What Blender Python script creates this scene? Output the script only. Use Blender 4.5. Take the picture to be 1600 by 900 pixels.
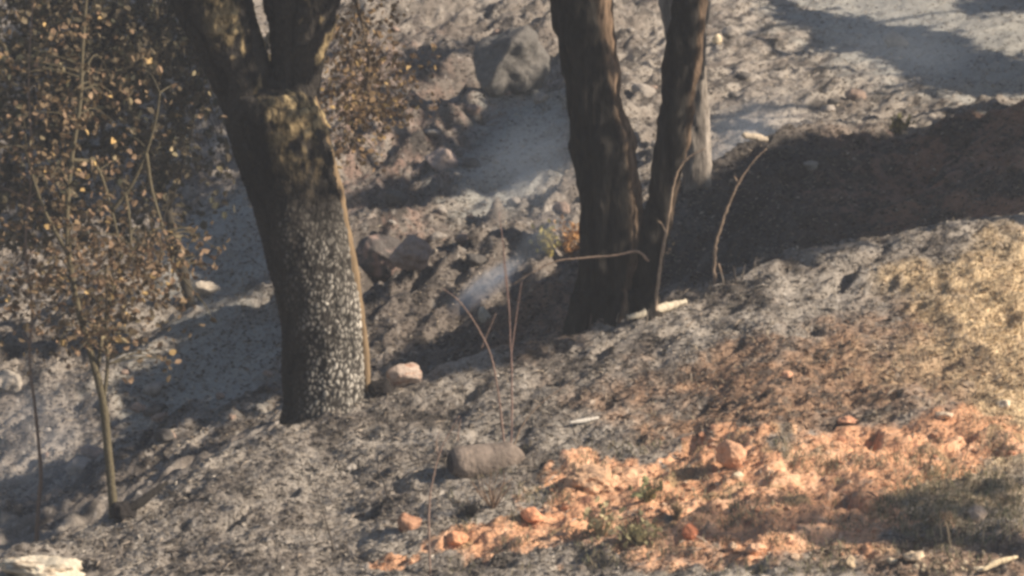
import bpy, bmesh, math, random
import numpy as np
from mathutils import Vector

sc = bpy.context.scene
for o in list(bpy.data.objects):
    bpy.data.objects.remove(o)
C = sc.collection
R = math.radians
rng = np.random.default_rng(7)
random.seed(7)

# ------------------------------------------------------------------ camera
F = 6515.0                      # focal length in photograph pixels (1600 wide)
PITCH = R(8.0)
CP, SP = math.cos(PITCH), math.sin(PITCH)
cam_d = bpy.data.cameras.new('camera')
cam = bpy.data.objects.new('camera', cam_d); C.objects.link(cam)
cam_d.sensor_width = 36.0
cam_d.lens = 36.0 * F / 1600.0
cam.location = (0, 0, 0)
cam.rotation_euler = (math.pi / 2 - PITCH, 0, 0)
cam_d.clip_start = 0.5
cam_d.clip_end = 2000
cam_d.dof.use_dof = True
cam_d.dof.focus_distance = 22.0
cam_d.dof.aperture_fstop = 7.0
sc.camera = cam

# ------------------------------------------------------------------ light
SUN_EL, SUN_AZ = R(33), R(102)          # azimuth clockwise from +Y
SUN = np.array([math.sin(SUN_AZ) * math.cos(SUN_EL), math.cos(SUN_AZ) * math.cos(SUN_EL), math.sin(SUN_EL)])
w = bpy.data.worlds.new('World'); sc.world = w; w.use_nodes = True
nt = w.node_tree; nt.nodes.clear()
sky = nt.nodes.new('ShaderNodeTexSky'); sky.sky_type = 'NISHITA'; sky.sun_disc = False
sky.sun_elevation = SUN_EL; sky.sun_rotation = SUN_AZ
sky.dust_density = 0.4
bg = nt.nodes.new('ShaderNodeBackground'); bg.inputs[1].default_value = 0.055
wo = nt.nodes.new('ShaderNodeOutputWorld')
nt.links.new(sky.outputs[0], bg.inputs[0]); nt.links.new(bg.outputs[0], wo.inputs[0])
sd = bpy.data.lights.new('sun', 'SUN'); sd.energy = 5.0; sd.angle = R(0.6); sd.color = (1.0, 0.86, 0.70)
sun = bpy.data.objects.new('sun', sd); C.objects.link(sun)
sun.rotation_euler = Vector(SUN).to_track_quat('Z', 'Y').to_euler()
sun.location = (10, -5, 12)
sc.view_settings.view_transform = 'Standard'
sc.view_settings.look = 'None'
sc.view_settings.exposure = 0.60
sc.view_settings.gamma = 1.0
sc.cycles.filter_width = 3.2
sc.cycles.max_bounces = 6
sc.cycles.diffuse_bounces = 3
sc.cycles.volume_bounces = 1
sc.cycles.volume_max_steps = 128

# ------------------------------------------------------------------ noise
def _h(ix, iy, iz, seed):
    n = (ix.astype(np.int64) * 374761393 + iy.astype(np.int64) * 668265263 + iz.astype(np.int64) * 2147483647 * 3 + seed * 974711) & 0xffffffff
    n = ((n ^ (n >> 13)) * 1274126177) & 0xffffffff
    n = ((n ^ (n >> 15)) * 2246822519) & 0xffffffff
    return ((n ^ (n >> 16)) & 0xffffff) / float(0xffffff)

def vn2(x, y, seed=0):
    xi, yi = np.floor(x), np.floor(y); fx, fy = x - xi, y - yi
    ux = fx * fx * fx * (fx * (fx * 6 - 15) + 10); uy = fy * fy * fy * (fy * (fy * 6 - 15) + 10)
    z = np.zeros_like(xi)
    def g(a, b):
        t = _h(xi + a, yi + b, z, seed) * 2 * math.pi
        return np.cos(t) * (fx - a) + np.sin(t) * (fy - b)
    return ((g(0, 0) * (1 - ux) + g(1, 0) * ux) * (1 - uy) + (g(0, 1) * (1 - ux) + g(1, 1) * ux) * uy) * 1.5

def vn3(x, y, z, seed=0):
    xi, yi, zi = np.floor(x), np.floor(y), np.floor(z)
    fx, fy, fz = x - xi, y - yi, z - zi
    sx, sy, sz = [f * f * (3 - 2 * f) for f in (fx, fy, fz)]
    def g(a, b, c): return _h(xi + a, yi + b, zi + c, seed)
    def l(a, b, t): return a + (b - a) * t
    return l(l(l(g(0,0,0), g(1,0,0), sx), l(g(0,1,0), g(1,1,0), sx), sy),
             l(l(g(0,0,1), g(1,0,1), sx), l(g(0,1,1), g(1,1,1), sx), sy), sz) * 2 - 1

def fbm2(x, y, o=4, seed=0, gain=0.5):
    s = 0; a = 1; t = 0
    for i in range(o):
        s = s + a * vn2(x * 2**i + 17.3 * i, y * 2**i - 9.1 * i, seed + i); t += a; a *= gain
    return s / t * 1.6

def fbm3(x, y, z, o=3, seed=0, gain=0.5):
    s = 0; a = 1; t = 0
    for i in range(o):
        s = s + a * vn3(x * 2**i + 5.3 * i, y * 2**i, z * 2**i, seed + i); t += a; a *= gain
    return s / t

def worley3(x, y, z, seed=0):
    xi, yi, zi = np.floor(x), np.floor(y), np.floor(z)
    d1 = np.full(x.shape, 9.0); d2 = np.full(x.shape, 9.0); cid = np.zeros(x.shape)
    for a in (-1, 0, 1):
        for b in (-1, 0, 1):
            for c in (-1, 0, 1):
                px = xi + a + _h(xi + a, yi + b, zi + c, seed); py = yi + b + _h(xi + a, yi + b, zi + c, seed + 1)
                pz = zi + c + _h(xi + a, yi + b, zi + c, seed + 2)
                d = np.sqrt((px - x)**2 + (py - y)**2 + (pz - z)**2)
                new = d < d1
                d2 = np.where(new, d1, np.minimum(d2, d)); cid = np.where(new, _h(xi + a, yi + b, zi + c, seed + 3), cid)
                d1 = np.where(new, d, d1)
    return d1, d2, cid

def sm(a, b, x):
    t = np.clip((x - a) / (b - a), 0, 1); return t * t * (3 - 2 * t)

# ------------------------------------------------------------------ picture <-> place
def tanel(v):
    return np.tan(np.arctan((450.0 - v) / F) - PITCH)
def ray(u, v):
    a = (np.asarray(u, float) - 800) / F; b = (450 - np.asarray(v, float)) / F
    return a, CP + b * SP, -SP + b * CP
def at(u, v, y):
    a, dy, dz = ray(u, v); k = y / dy
    return np.array([a * k, y, dz * k])
def project(p):
    p = np.asarray(p, float)
    d = p[..., 1] * CP - p[..., 2] * SP
    up = p[..., 1] * SP + p[..., 2] * CP
    return 800 + F * p[..., 0] / d, 450 - F * up / d

# ------------------------------------------------------------------ terrain
CR_U = [-300, 0, 60, 170, 250, 350, 440, 520, 600, 700, 780, 900, 1000, 1100, 1200, 1300, 1400, 1500, 1600, 1900]
CR_V = [960, 872, 852, 806, 765, 706, 662, 640, 610, 578, 548, 514, 482, 446, 402, 384, 362, 342, 332, 305]
U = np.arange(-400, 2001, 10.0)
Y = np.arange(10, 62, 0.04)
vc = np.interp(U, CR_U, CR_V)
def sm1(a, n):
    k = np.hanning(n + 2)[1:-1]; k /= k.sum()
    return np.convolve(np.pad(a, n // 2, mode='edge'), k, 'valid')[:len(a)]
vc = sm1(vc, 5)
yc = np.interp(U, [-300, 0, 500, 900, 1300, 1600, 1900], [19.8, 20.2, 22.0, 22.8, 23.6, 24.0, 24.3])
KU = [-300, 0, 440, 700, 900, 1000, 1050, 1110, 1240, 1400, 1480, 1600, 1900]
v3 = np.interp(U, KU, [860, 800, 600, 520, 440, 360, 312, 285, 217, 205, 184, 168, 140])
y3 = np.interp(U, KU, [24.5, 24.8, 26.5, 27, 27.5, 28, 28, 28, 28.5, 29, 29.3, 29.6, 30])
v4 = np.interp(U, KU, [800, 735, 530, 440, 370, 320, 305, 290, 232, 220, 198, 182, 160])
y4 = y3 + 1.3
v5 = np.interp(U, KU, [480, 450, 330, 280, 240, 225, 215, 205, 190, 170, 160, 145, 120])
y5 = np.interp(U, [-300, 700, 1200, 1900], [30.5, 31.5, 32.5, 33.5])
y6 = np.interp(U, [-300, 700, 1200, 1900], [37, 38, 39.5, 40.5])
V = np.zeros((len(U), len(Y)))
for i in range(len(U)):
    ys = [8, yc[i], yc[i] + 0.5, yc[i] + 2.2, y3[i], y4[i], y5[i], y6[i], 62]
    vs = [vc[i] + (yc[i] - 8) * 110, vc[i], vc[i] + 2, vc[i] + np.interp(U[i], [300, 700], [22, 48]), v3[i], v4[i], v5[i], 0, -650]
    V[i] = sm1(np.interp(Y, ys, vs), 13)
for j in range(V.shape[1]):
    V[:, j] = sm1(V[:, j], 5)
Zt = Y[None, :] * tanel(V)

# structured sheet: rows in Y, columns in s = x / max(y, 16)
def spread(lo, hi, dense_lo, dense_hi, step, grow):
    a = list(np.arange(dense_lo, dense_hi, step))
    st = step; q = a[-1]
    while q < hi: st *= grow; q += st; a.append(q)
    st = step; q = a[0]; pre = []
    while q > lo: st *= grow; q -= st; pre.append(q)
    return np.array(pre[::-1] + a)
S = spread(-3.2, 3.2, -0.137, 0.137, 0.274 / 720, 1.13)
YR = np.concatenate([spread(-14, 17.3, 17.3, 25.0, 0.017, 1.12), spread(25.0, 110, 25.0, 41.0, 0.032, 1.10)])
YR = np.unique(np.round(YR, 5)); YR = YR[np.concatenate([[True], np.diff(YR) > 0.01])]
SS, YY = np.meshgrid(S, YR, indexing='ij')
XX = SS * np.maximum(YY, 16)
def base_z(x, y, s):
    u = np.clip(800 + F * s / 1.01, U[0], U[-1]); yy = np.clip(y, Y[0], Y[-1])
    fi = (u - U[0]) / (U[1] - U[0]); fj = (yy - Y[0]) / (Y[1] - Y[0])
    i = np.clip(fi.astype(int), 0, len(U) - 2); j = np.clip(fj.astype(int), 0, len(Y) - 2)
    a, b = fi - i, fj - j
    z = (Zt[i, j] * (1 - a) + Zt[i + 1, j] * a) * (1 - b) + (Zt[i, j + 1] * (1 - a) + Zt[i + 1, j + 1] * a) * b
    # towards the camera the ground climbs to the bank the photographer stands on
    zn = np.interp(y, [-14, 2, 12], [-1.7, -1.7, -4.3])
    k = sm(8, 15, y); z = zn * (1 - k) + z * k
    # far side: crest of the hill at 90 m
    z = z + np.where(y > Y[-1], np.interp(y, [Y[-1], 88, 110], [0, 5.0, 3.5]), 0)
    return z
ZB = base_z(XX, YY, SS)
PU, PV = project(np.stack([XX, YY, ZB], -1))
far = sm(23.6, 26.0, YY - np.interp(PU, [0, 1600], [-1.6, 1.2]))     # 0 near slope, 1 far hillside

def blob(cu, cv, ru, rv, ang=0, seed=0, rag=0.5, sharp=0.35):
    """soft ragged patch of ground, laid out where it lies on the hillside"""
    c, s_ = math.cos(R(ang)), math.sin(R(ang))
    du, dv = PU - cu, PV - cv
    p = (du * c - dv * s_) / ru; q = (du * s_ + dv * c) / rv
    d = np.sqrt(p * p + q * q) + rag * NZ[seed % 3]
    return 1 - sm(1 - sharp, 1 + sharp, d)
NZ = [fbm2(XX * 3.1, YY * 2.3, 4, 11), fbm2(XX * 5.2, YY * 3.3, 4, 23), fbm2(XX * 9.3, YY * 6.0, 4, 37)]
near = 1 - far
clay = np.clip(np.maximum.reduce([
    blob(1400, 705, 200, 56, 8, 0, .35), blob(1180, 770, 210, 55, 6, 1), blob(1000, 770, 180, 42, 12, 1), blob(860, 825, 160, 26, 10, 1),
    blob(1250, 820, 180, 55, 0, 0), blob(760, 835, 80, 14, 12, 2), blob(1120, 700, 90, 26, 10, 2, .5), blob(925, 742, 75, 30, 8, 2),
    blob(615, 880, 35, 8, 0, 2), blob(1050, 860, 150, 30, 0, 1) * .5]) * near, 0, 1)
brown = np.clip(np.maximum.reduce([blob(1260, 600, 280, 62, 5, 0, .6, .5), blob(1500, 560, 200, 90, 0, 1, .6, .6) * .8,
    blob(1130, 650, 130, 22, 8, 1, .7, .5), blob(1180, 545, 60, 14, 5, 2) * .9, blob(1500, 870, 200, 40, 0, 1, .7, .6) * .7,
    blob(860, 500, 90, 40, 20, 1) * .5]), 0, 1)
straw = np.clip(np.maximum.reduce([blob(1590, 480, 140, 95, 8, 0, .5, .5), blob(1480, 435, 90, 22, 0, 1, .7, .6) * .7, blob(1600, 640, 70, 90, 0, 1, .5, .5) * .8,
    blob(1500, 570, 140, 40, 0, 2, .8, .6) * .3, blob(1500, 760, 140, 50, 0, 0, .5, .5) * .45,
    blob(1330, 715, 90, 25, 0, 2, .6, .5) * .4, blob(1100, 745, 60, 15, 0, 2) * .4]) * near, 0, 1)
rust = np.clip(np.maximum.reduce([blob(560, 200, 130, 110, 30, 1, .8, .6) * .6, blob(1440, 260, 190, 40, 8, 1, .7, .5) * .8, blob(680, 210, 110, 60, 30, 2, .8, .6) * .4,
    blob(640, 370, 50, 25, 20, 2) * .6]) * far, 0, 1)
smooth_ash = np.clip(np.maximum.reduce([blob(1480, 60, 260, 90, -15, 0, .4), blob(800, 230, 120, 60, 32, 0, .4), blob(350, 400, 110, 70, 20, 1, .4),
    blob(330, 570, 150, 80, 20, 0, .4)]), 0, 1) * far

# relief
ca, sa = math.cos(R(58)), math.sin(R(58))
lx, ly = XX * ca + YY * sa, -XX * sa + YY * ca          # along / across the run of the hillside
big = fbm2(lx * 0.30, ly * 0.95, 4, 51) * 0.27 * far * (1 - .5 * sm(33, 40, YY))
mid = (np.abs(fbm2(lx * 0.8, ly * 2.2, 3, 61)) * -0.24 + 0.06 + fbm2(lx * 2.2, ly * 6.0, 3, 65) * .06) * far * (1 - .75 * smooth_ash)
fine = fbm2(lx * 5, ly * 9, 4, 71, .6) * 0.034 * far * (1 - .65 * smooth_ash)
bankz = sm(900, 1120, PU) * (1 - sm(28.8, 30.2, YY))
bump = (1 - .7 * bankz) * np.clip(fbm2(XX * 4.2, YY * 3.6, 2, 75) - .25, 0, 1) * 0.08 * far * (1 - .8 * smooth_ash)
c36, s36 = math.cos(R(34)), math.sin(R(34)); ax_, ay_ = XX * c36 + YY * s36, -XX * s36 + YY * c36
g1 = fbm2(XX * 1.6, YY * 1.6, 3, 81) * 0.045
g2 = fbm2(ax_ * 4.0, ay_ * 8.5, 4, 91, .55) * 0.034
g3 = fbm2(ax_ * 16, ay_ * 26, 3, 101) * 0.008
hole = -np.clip(fbm2(ax_ * 3.0, ay_ * 6.5, 2, 105) - .34, 0, 1) * 0.20
cl = (np.abs(fbm2(XX * 13, YY * 11, 3, 111))) * 0.013 * (1 - .5 * sm(1150, 1300, PU)) + fbm2(XX * 5, YY * 5, 2, 121) * 0.030
flatr = 1 - .6 * sm(930, 1150, PU) * sm(29, 31, YY)
mid = mid * (1 - .75 * bankz) * flatr; bump = bump * flatr; big = big * flatr * (.55 + .45 * sm(350, 620, PU)); mid = mid * (.6 + .4 * sm(350, 620, PU))
Z = ZB + big * (1 - .8 * sm(1.0, 3.0, SS * YY) * (1 - sm(27.5, 28.5, YY))) + mid + fine + bump + near * (g1 + g2 + g3 + hole * (1 - .5 * straw)) + clay * cl
# the bank behind the trees breaks down steeply
outside = (np.abs(SS) > 0.14)
Z = np.where(outside, ZB + fbm2(XX * 0.3, YY * 0.3, 4, 131) * .25 * sm(0.14, .5, np.abs(SS)) + (Z - ZB) * (1 - sm(0.14, 0.3, np.abs(SS))), Z)

# ground colours (what the ground is made of, with the bank's shade darkened in)
def C3(*c): return np.array(c)[None, None, :]
n1 = fbm2(XX * 2.4, YY * 1.9, 5, 201, .6); n2 = fbm2(ax_ * 7, ay_ * 13, 4, 211, .65); n3 = fbm2(ax_ * 22, ay_ * 34, 3, 221, .7)
n4 = fbm2(lx * 1.3, ly * 3.4, 5, 231, .6)
ash = C3(.31, .277, .24); char = C3(.045, .040, .036); pale = C3(.52, .48, .43); duff = C3(.135, .112, .094)
def mix(a, b, t): return a * (1 - t[..., None]) + b * t[..., None]
col = mix(np.broadcast_to(ash, XX.shape + (3,)), duff, np.clip(.32 + 1.1 * n1, 0, 1) * .8)
fcol = mix(np.broadcast_to(C3(.36, .32, .275), XX.shape + (3,)), C3(.15, .125, .105), np.clip(.38 + 1.1 * n4, 0, 1) * .85)
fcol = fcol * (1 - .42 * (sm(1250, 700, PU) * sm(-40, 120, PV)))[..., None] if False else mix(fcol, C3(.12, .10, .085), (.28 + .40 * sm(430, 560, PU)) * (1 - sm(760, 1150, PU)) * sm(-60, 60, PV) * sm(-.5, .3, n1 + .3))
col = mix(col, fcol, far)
col = mix(col, char, sm(.02, .42, n2 * .7 + n1 * .45 + n3 * .3) * (.82 - .55 * far))
col = mix(col, char, sm(.04, .4, fbm2(lx * 2.4, ly * 6.0, 4, 241, .6)) * far * .8)
col = mix(col, pale, sm(.30, .62, n3 * .75 + n2 * .35 - n1 * .1) * (.7 - .1 * far))
col = mix(col, C3(.345, .34, .31), smooth_ash * .85)
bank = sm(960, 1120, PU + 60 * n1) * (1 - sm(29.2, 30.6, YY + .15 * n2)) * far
col = mix(col, mix(np.broadcast_to(C3(.060, .052, .046), XX.shape + (3,)), C3(.30, .165, .105), sm(-.3, .3, n1 + .5 * n2) * sm(1220, 1460, PU)), bank * .88)  # bank coloured darker to deepen the shade lying on it
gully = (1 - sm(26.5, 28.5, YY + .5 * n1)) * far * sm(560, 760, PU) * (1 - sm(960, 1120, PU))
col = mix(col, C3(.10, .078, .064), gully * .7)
col = mix(col, C3(.28, .185, .145), rust * sm(-.2, .3, n2))
col = mix(col, mix(np.broadcast_to(C3(.34, .205, .125), XX.shape + (3,)), C3(.10, .072, .055), sm(-.05, .4, n2 + .3 * n3)), brown * .85)
col = mix(col, mix(np.broadcast_to(C3(.64, .49, .30), XX.shape + (3,)), C3(.42, .31, .20), sm(-.0, .5, n2)), np.clip(straw * 1.15, 0, .92))
claycol = mix(mix(np.broadcast_to(C3(.64, .355, .205), XX.shape + (3,)), C3(.74, .46, .29), sm(.0, .6, n2 + n1)), C3(.30, .15, .10), sm(.2, .6, n3 * .7 - n2 * .5))
col = mix(col, claycol, sm(.25, .65, clay + .16 * n2 + .08 * n3))
col = mix(col, C3(.20, .19, .10), sm(.25, .6, fbm2(XX * 4, YY * 3, 4, 251, .6)) * clay * .6)
col = np.clip(col, .012, .85)

def H(x, y):
    x = np.asarray(x, float); y = np.asarray(y, float)
    s = x / np.maximum(y, 16)
    fi = np.interp(s, S, np.arange(len(S))); fj = np.interp(y, YR, np.arange(len(YR)))
    i = np.clip(fi.astype(int), 0, len(S) - 2); j = np.clip(fj.astype(int), 0, len(YR) - 2)
    a, b = fi - i, fj - j
    return (Z[i, j] * (1 - a) + Z[i + 1, j] * a) * (1 - b) + (Z[i, j + 1] * (1 - a) + Z[i + 1, j + 1] * a) * b

def hits(u, v, y0=16.0, y1=48.0, n=700):
    u = np.atleast_1d(np.asarray(u, float)); v = np.atleast_1d(np.asarray(v, float))
    a, dy, dz = ray(u, v); ys = np.linspace(y0, y1, n)[None, :]
    k = ys / dy[:, None]; x = a[:, None] * k; z = dz[:, None] * k
    below = z < H(x, np.broadcast_to(ys, x.shape))
    j = np.argmax(below, 1); ok = below.any(1)
    hi_ = ys[0, j]; lo_ = ys[0, np.maximum(j - 1, 0)]
    for _ in range(9):
        md = (hi_ + lo_) / 2; k = md / dy; b_ = dz * k < H(a * k, md)
        hi_ = np.where(b_, md, hi_); lo_ = np.where(b_, lo_, md)
    yy = hi_
    k = yy / dy
    return np.stack([a * k, yy, dz * k], -1), ok
def hit(u, v, y0=16.0):
    p, ok = hits([u], [v], y0); p = p[0]; p[2] = H(p[0], p[1]); return p

# ------------------------------------------------------------------ materials
def mat(name, color=None, rough=.95, ns=60, amt=.35, bump=.3, bs=None, trans=0.0, spec=.2, stretch=None):
    m = bpy.data.materials.new(name); m.use_nodes = True
    t = m.node_tree; N = t.nodes; L = t.links; N.clear()
    out = N.new('ShaderNodeOutputMaterial'); b = N.new('ShaderNodeBsdfPrincipled')
    b.inputs['Roughness'].default_value = rough; b.inputs['Specular IOR Level'].default_value = spec
    tc = N.new('ShaderNodeTexCoord'); src = tc.outputs['Object']
    if stretch:
        mp = N.new('ShaderNodeMapping'); mp.inputs['Scale'].default_value = stretch; L.new(src, mp.inputs[0]); src = mp.outputs[0]
    nz = N.new('ShaderNodeTexNoise'); nz.inputs['Scale'].default_value = ns; nz.inputs['Detail'].default_value = 6; nz.inputs['Roughness'].default_value = .65
    L.new(src, nz.inputs['Vector'])
    mr = N.new('ShaderNodeMapRange'); mr.inputs[1].default_value = .3; mr.inputs[2].default_value = .7
    mr.inputs[3].default_value = 1 - amt; mr.inputs[4].default_value = 1 + amt
    L.new(nz.outputs['Fac'], mr.inputs[0])
    if color is None:
        at_ = N.new('ShaderNodeAttribute'); at_.attribute_name = 'Col'; csrc = at_.outputs['Color']
    else:
        rgb = N.new('ShaderNodeRGB'); rgb.outputs[0].default_value = (*color, 1); csrc = rgb.outputs[0]
    vm = N.new('ShaderNodeVectorMath'); vm.operation = 'SCALE'
    L.new(csrc, vm.inputs[0]); L.new(mr.outputs[0], vm.inputs['Scale'])
    L.new(vm.outputs[0], b.inputs['Base Color'])
    if bump:
        n2_ = N.new('ShaderNodeTexNoise'); n2_.inputs['Scale'].default_value = bs or ns; n2_.inputs['Detail'].default_value = 5
        L.new(src, n2_.inputs['Vector'])
        bp = N.new('ShaderNodeBump'); bp.inputs['Strength'].default_value = bump; bp.inputs['Distance'].default_value = .02
        L.new(n2_.outputs['Fac'], bp.inputs['Height']); L.new(bp.outputs[0], b.inputs['Normal'])
    if trans:
        tr = N.new('ShaderNodeBsdfTranslucent'); L.new(vm.outputs[0], tr.inputs[0])
        mx = N.new('ShaderNodeMixShader'); mx.inputs[0].default_value = trans
        L.new(b.outputs[0], mx.inputs[1]); L.new(tr.outputs[0], mx.inputs[2]); L.new(mx.outputs[0], out.inputs[0])
    else:
        L.new(b.outputs[0], out.inputs[0])
    return m
M_ground = mat('burnt_ground', ns=45, amt=.38, bump=.55, bs=70)
M_bark = mat('bark', spec=.08, ns=70, amt=.35, bump=.5, bs=90, stretch=(1, 1, .5))
M_char = mat('charred_bark', spec=.08, ns=40, amt=.5, bump=.6, bs=60, stretch=(1, 1, .3))
M_stem = mat('stem', ns=80, amt=.35, bump=.3)
M_crown = mat('crown_leaf', ns=30, amt=.2, bump=0, rough=.7)
M_leaf = mat('leaf', ns=30, amt=.2, bump=0, rough=.7, trans=.25)
M_rock = mat('rock', ns=22, amt=.35, bump=.6, bs=40)
M_litter = mat('litter', ns=50, amt=.3, bump=0)
M_clay = mat('clay', ns=26, amt=.25, bump=.6, bs=60)
M_wood = mat('bare_wood', ns=60, amt=.3, bump=.4, stretch=(1, 1, .15))

# ------------------------------------------------------------------ mesh helpers
def mesh(name, verts, faces, cols=None, m=None, smooth=True):
    verts = np.asarray(verts, float); faces = np.asarray(faces)
    me = bpy.data.meshes.new(name)
    k = faces.shape[1]
    me.vertices.add(len(verts)); me.vertices.foreach_set('co', verts.ravel())
    me.loops.add(faces.size); me.loops.foreach_set('vertex_index', faces.ravel().astype(np.int32))
    me.polygons.add(len(faces)); me.polygons.foreach_set('loop_start', (np.arange(len(faces)) * k).astype(np.int32))
    me.update(calc_edges=True)
    me.polygons.foreach_set('use_smooth', np.full(len(faces), smooth))
    if cols is not None: setcol(me, cols)
    if m: me.materials.append(m)
    me.validate()
    return me
def setcol(me, cols):
    a = me.color_attributes.new('Col', 'FLOAT_COLOR', 'POINT')
    c = np.ones((len(me.vertices), 4)); c[:, :3] = cols
    a.data.foreach_set('color', c.ravel())
def link(name, me, parent=None, loc=None):
    o = bpy.data.objects.new(name, me); C.objects.link(o)
    if parent: o.parent = parent
    if loc is not None: o.location = loc
    return o
def tag(o, label=None, cat=None, group=None, kind=None):
    if label: o['label'] = label
    if cat: o['category'] = cat
    if group: o['group'] = group
    if kind: o['kind'] = kind
    return o
def empty(name, loc):
    o = bpy.data.objects.new(name, None); C.objects.link(o); o.location = loc; o.empty_display_size = .2
    return o

def spline(pts, n):
    """Catmull-Rom through pts (rows may carry a radius)"""
    p = np.asarray(pts, float)
    p = np.vstack([2 * p[0] - p[1], p, 2 * p[-1] - p[-2]])
    out = []
    for i in range(1, len(p) - 2):
        t = np.linspace(0, 1, n, endpoint=False)[:, None]
        a, b, c, d = p[i - 1], p[i], p[i + 1], p[i + 2]
        out.append(.5 * ((2 * b) + (c - a) * t + (2 * a - 5 * b + 4 * c - d) * t**2 + (3 * b - a - 3 * c + d) * t**3))
    return np.vstack(out + [p[-2][None]])

def tube(pts, rad, sides=10, rough=0, seed=0, flat=1.0):
    pts = np.asarray(pts, float); n = len(pts)
    rad = np.broadcast_to(rad, (n,))
    tg = np.gradient(pts, axis=0); tg /= np.linalg.norm(tg, axis=1)[:, None] + 1e-9
    ref = np.array([0.0, 1.0, 0.0]) if abs(tg[:, 1]).mean() < .8 else np.array([1.0, 0, 0])
    a = np.cross(tg, ref); a /= np.linalg.norm(a, axis=1)[:, None] + 1e-9
    b = np.cross(tg, a)
    th = np.linspace(0, 2 * math.pi, sides, endpoint=False)
    v = pts[:, None, :] + rad[:, None, None] * (np.cos(th)[None, :, None] * a[:, None, :] + flat * np.sin(th)[None, :, None] * b[:, None, :])
    if rough:
        q = v.reshape(-1, 3); r = np.repeat(rad, sides)
        nn = fbm3(q[:, 0] / rough, q[:, 1] / rough, q[:, 2] / rough, 2, seed)
        c = np.repeat(pts, sides, 0); q = c + (q - c) * (1 + .25 * nn[:, None]); v = q.reshape(n, sides, 3)
    v = v.reshape(-1, 3)
    i, j = np.meshgrid(np.arange(n - 1), np.arange(sides), indexing='ij')
    f = np.stack([i * sides + j, i * sides + (j + 1) % sides, (i + 1) * sides + (j + 1) % sides, (i + 1) * sides + j], -1).reshape(-1, 4)
    v = np.vstack([v, pts[0], pts[-1]])
    e0 = np.stack([np.full(sides, n * sides), (np.arange(sides) + 1) % sides, np.arange(sides), np.full(sides, n * sides)], -1)[:, :4]
    e1 = np.stack([np.full(sides, n * sides + 1), (n - 1) * sides + np.arange(sides), (n - 1) * sides + (np.arange(sides) + 1) % sides, np.full(sides, n * sides + 1)], -1)
    return v, f, e0[:, :3], e1[:, :3]
class MB:
    def __init__(s): s.v = []; s.f = []; s.c = []; s.n = 0
    def tube(s, pts, rad, col=(.1, .08, .06), **k):
        v, f, a, b = tube(pts, rad, **k)
        tri = lambda q: np.hstack([q, q[:, 2:3]])
        s.v.append(v); F4 = np.vstack([f, tri(a), tri(b)])
        s.f.append(F4 + s.n); s.c.append(np.broadcast_to(col, (len(v), 3))); s.n += len(v)
    def add(s, v, f, c):
        s.v.append(v); s.f.append(f + s.n); s.c.append(np.broadcast_to(c, (len(v), 3))); s.n += len(v)
    def data(s): return np.vstack(s.v), np.vstack(s.f), np.vstack(s.c)
    def build(s, name, m, parent=None, org=None, smooth=True):
        v, f, c = s.data()
        if org is not None: v = v - np.asarray(org)
        bm = bmesh.new(); me = bpy.data.meshes.new(name)
        fl = [tuple(dict.fromkeys(q)) for q in f.tolist()]
        me.from_pydata(v.tolist(), [], fl); me.update()
        me.polygons.foreach_set('use_smooth', np.full(len(me.polygons), smooth))
        setcol(me, c); me.materials.append(m); bm.free()
        return link(name, me, parent)

def remeshed(mb, voxel):
    """weld overlapping limbs of one trunk into a single skin"""
    v, f, c = mb.data()
    me = bpy.data.meshes.new('tmp'); me.from_pydata(v.tolist(), [], [tuple(dict.fromkeys(q)) for q in f.tolist()]); me.update()
    o = bpy.data.objects.new('tmp', me); C.objects.link(o)
    md = o.modifiers.new('r', 'REMESH'); md.mode = 'VOXEL'; md.voxel_size = voxel; md.use_smooth_shade = True
    s_ = o.modifiers.new('s', 'SMOOTH'); s_.iterations = 6; s_.factor = .6
    dg = bpy.context.evaluated_depsgraph_get()
    res = bpy.data.meshes.new_from_object(o.evaluated_get(dg), depsgraph=dg)
    bpy.data.objects.remove(o)
    n = len(res.vertices); co = np.zeros(n * 3); res.vertices.foreach_get('co', co); no = np.zeros(n * 3)
    res.vertices.foreach_get('normal', no)
    return res, co.reshape(-1, 3), no.reshape(-1, 3)

# ------------------------------------------------------------------ ground sheet
ni, nj = XX.shape
I, J = np.meshgrid(np.arange(ni - 1), np.arange(nj - 1), indexing='ij')
gf = np.stack([I * nj + J, (I + 1) * nj + J, (I + 1) * nj + J + 1, I * nj + J + 1], -1).reshape(-1, 4)
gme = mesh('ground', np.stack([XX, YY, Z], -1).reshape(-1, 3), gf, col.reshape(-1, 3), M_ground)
tag(link('ground', gme), 'burnt hillside of grey ash, char and red clay', kind='structure')

# ------------------------------------------------------------------ leaves
def leaves(P, size, cols, seed=0, hang=.4):
    """folded six-sided leaves as one mesh"""
    g = np.random.default_rng(seed); n = len(P)
    size = np.broadcast_to(size, (n,))
    d = g.normal(size=(n, 3)); d[:, 2] -= hang; d /= np.linalg.norm(d, axis=1)[:, None]
    s_ = np.cross(d, g.normal(size=(n, 3))); s_ /= np.linalg.norm(s_, axis=1)[:, None]
    nn = np.cross(d, s_)
    L = size[:, None]; W = L * (.30 + .12 * g.random((n, 1)))
    curl = L * (.12 + .25 * g.random((n, 1)))
    v = np.stack([P, P + d * L * .35 + s_ * W + nn * curl * .5, P + d * L * .78 + s_ * W * .75 + nn * curl * .4, P + d * L - nn * curl * .3,
                  P + d * L * .75 - s_ * W * .8 + nn * curl * .5, P + d * L * .3 - s_ * W * .95 + nn * curl * .6], 1).reshape(-1, 3)
    b = np.arange(n)[:, None] * 6
    f = np.vstack([b + np.array([[0, 1, 2, 3]]), b + np.array([[0, 3, 4, 5]])])
    return v, f, np.repeat(cols, 6, 0)
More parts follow.
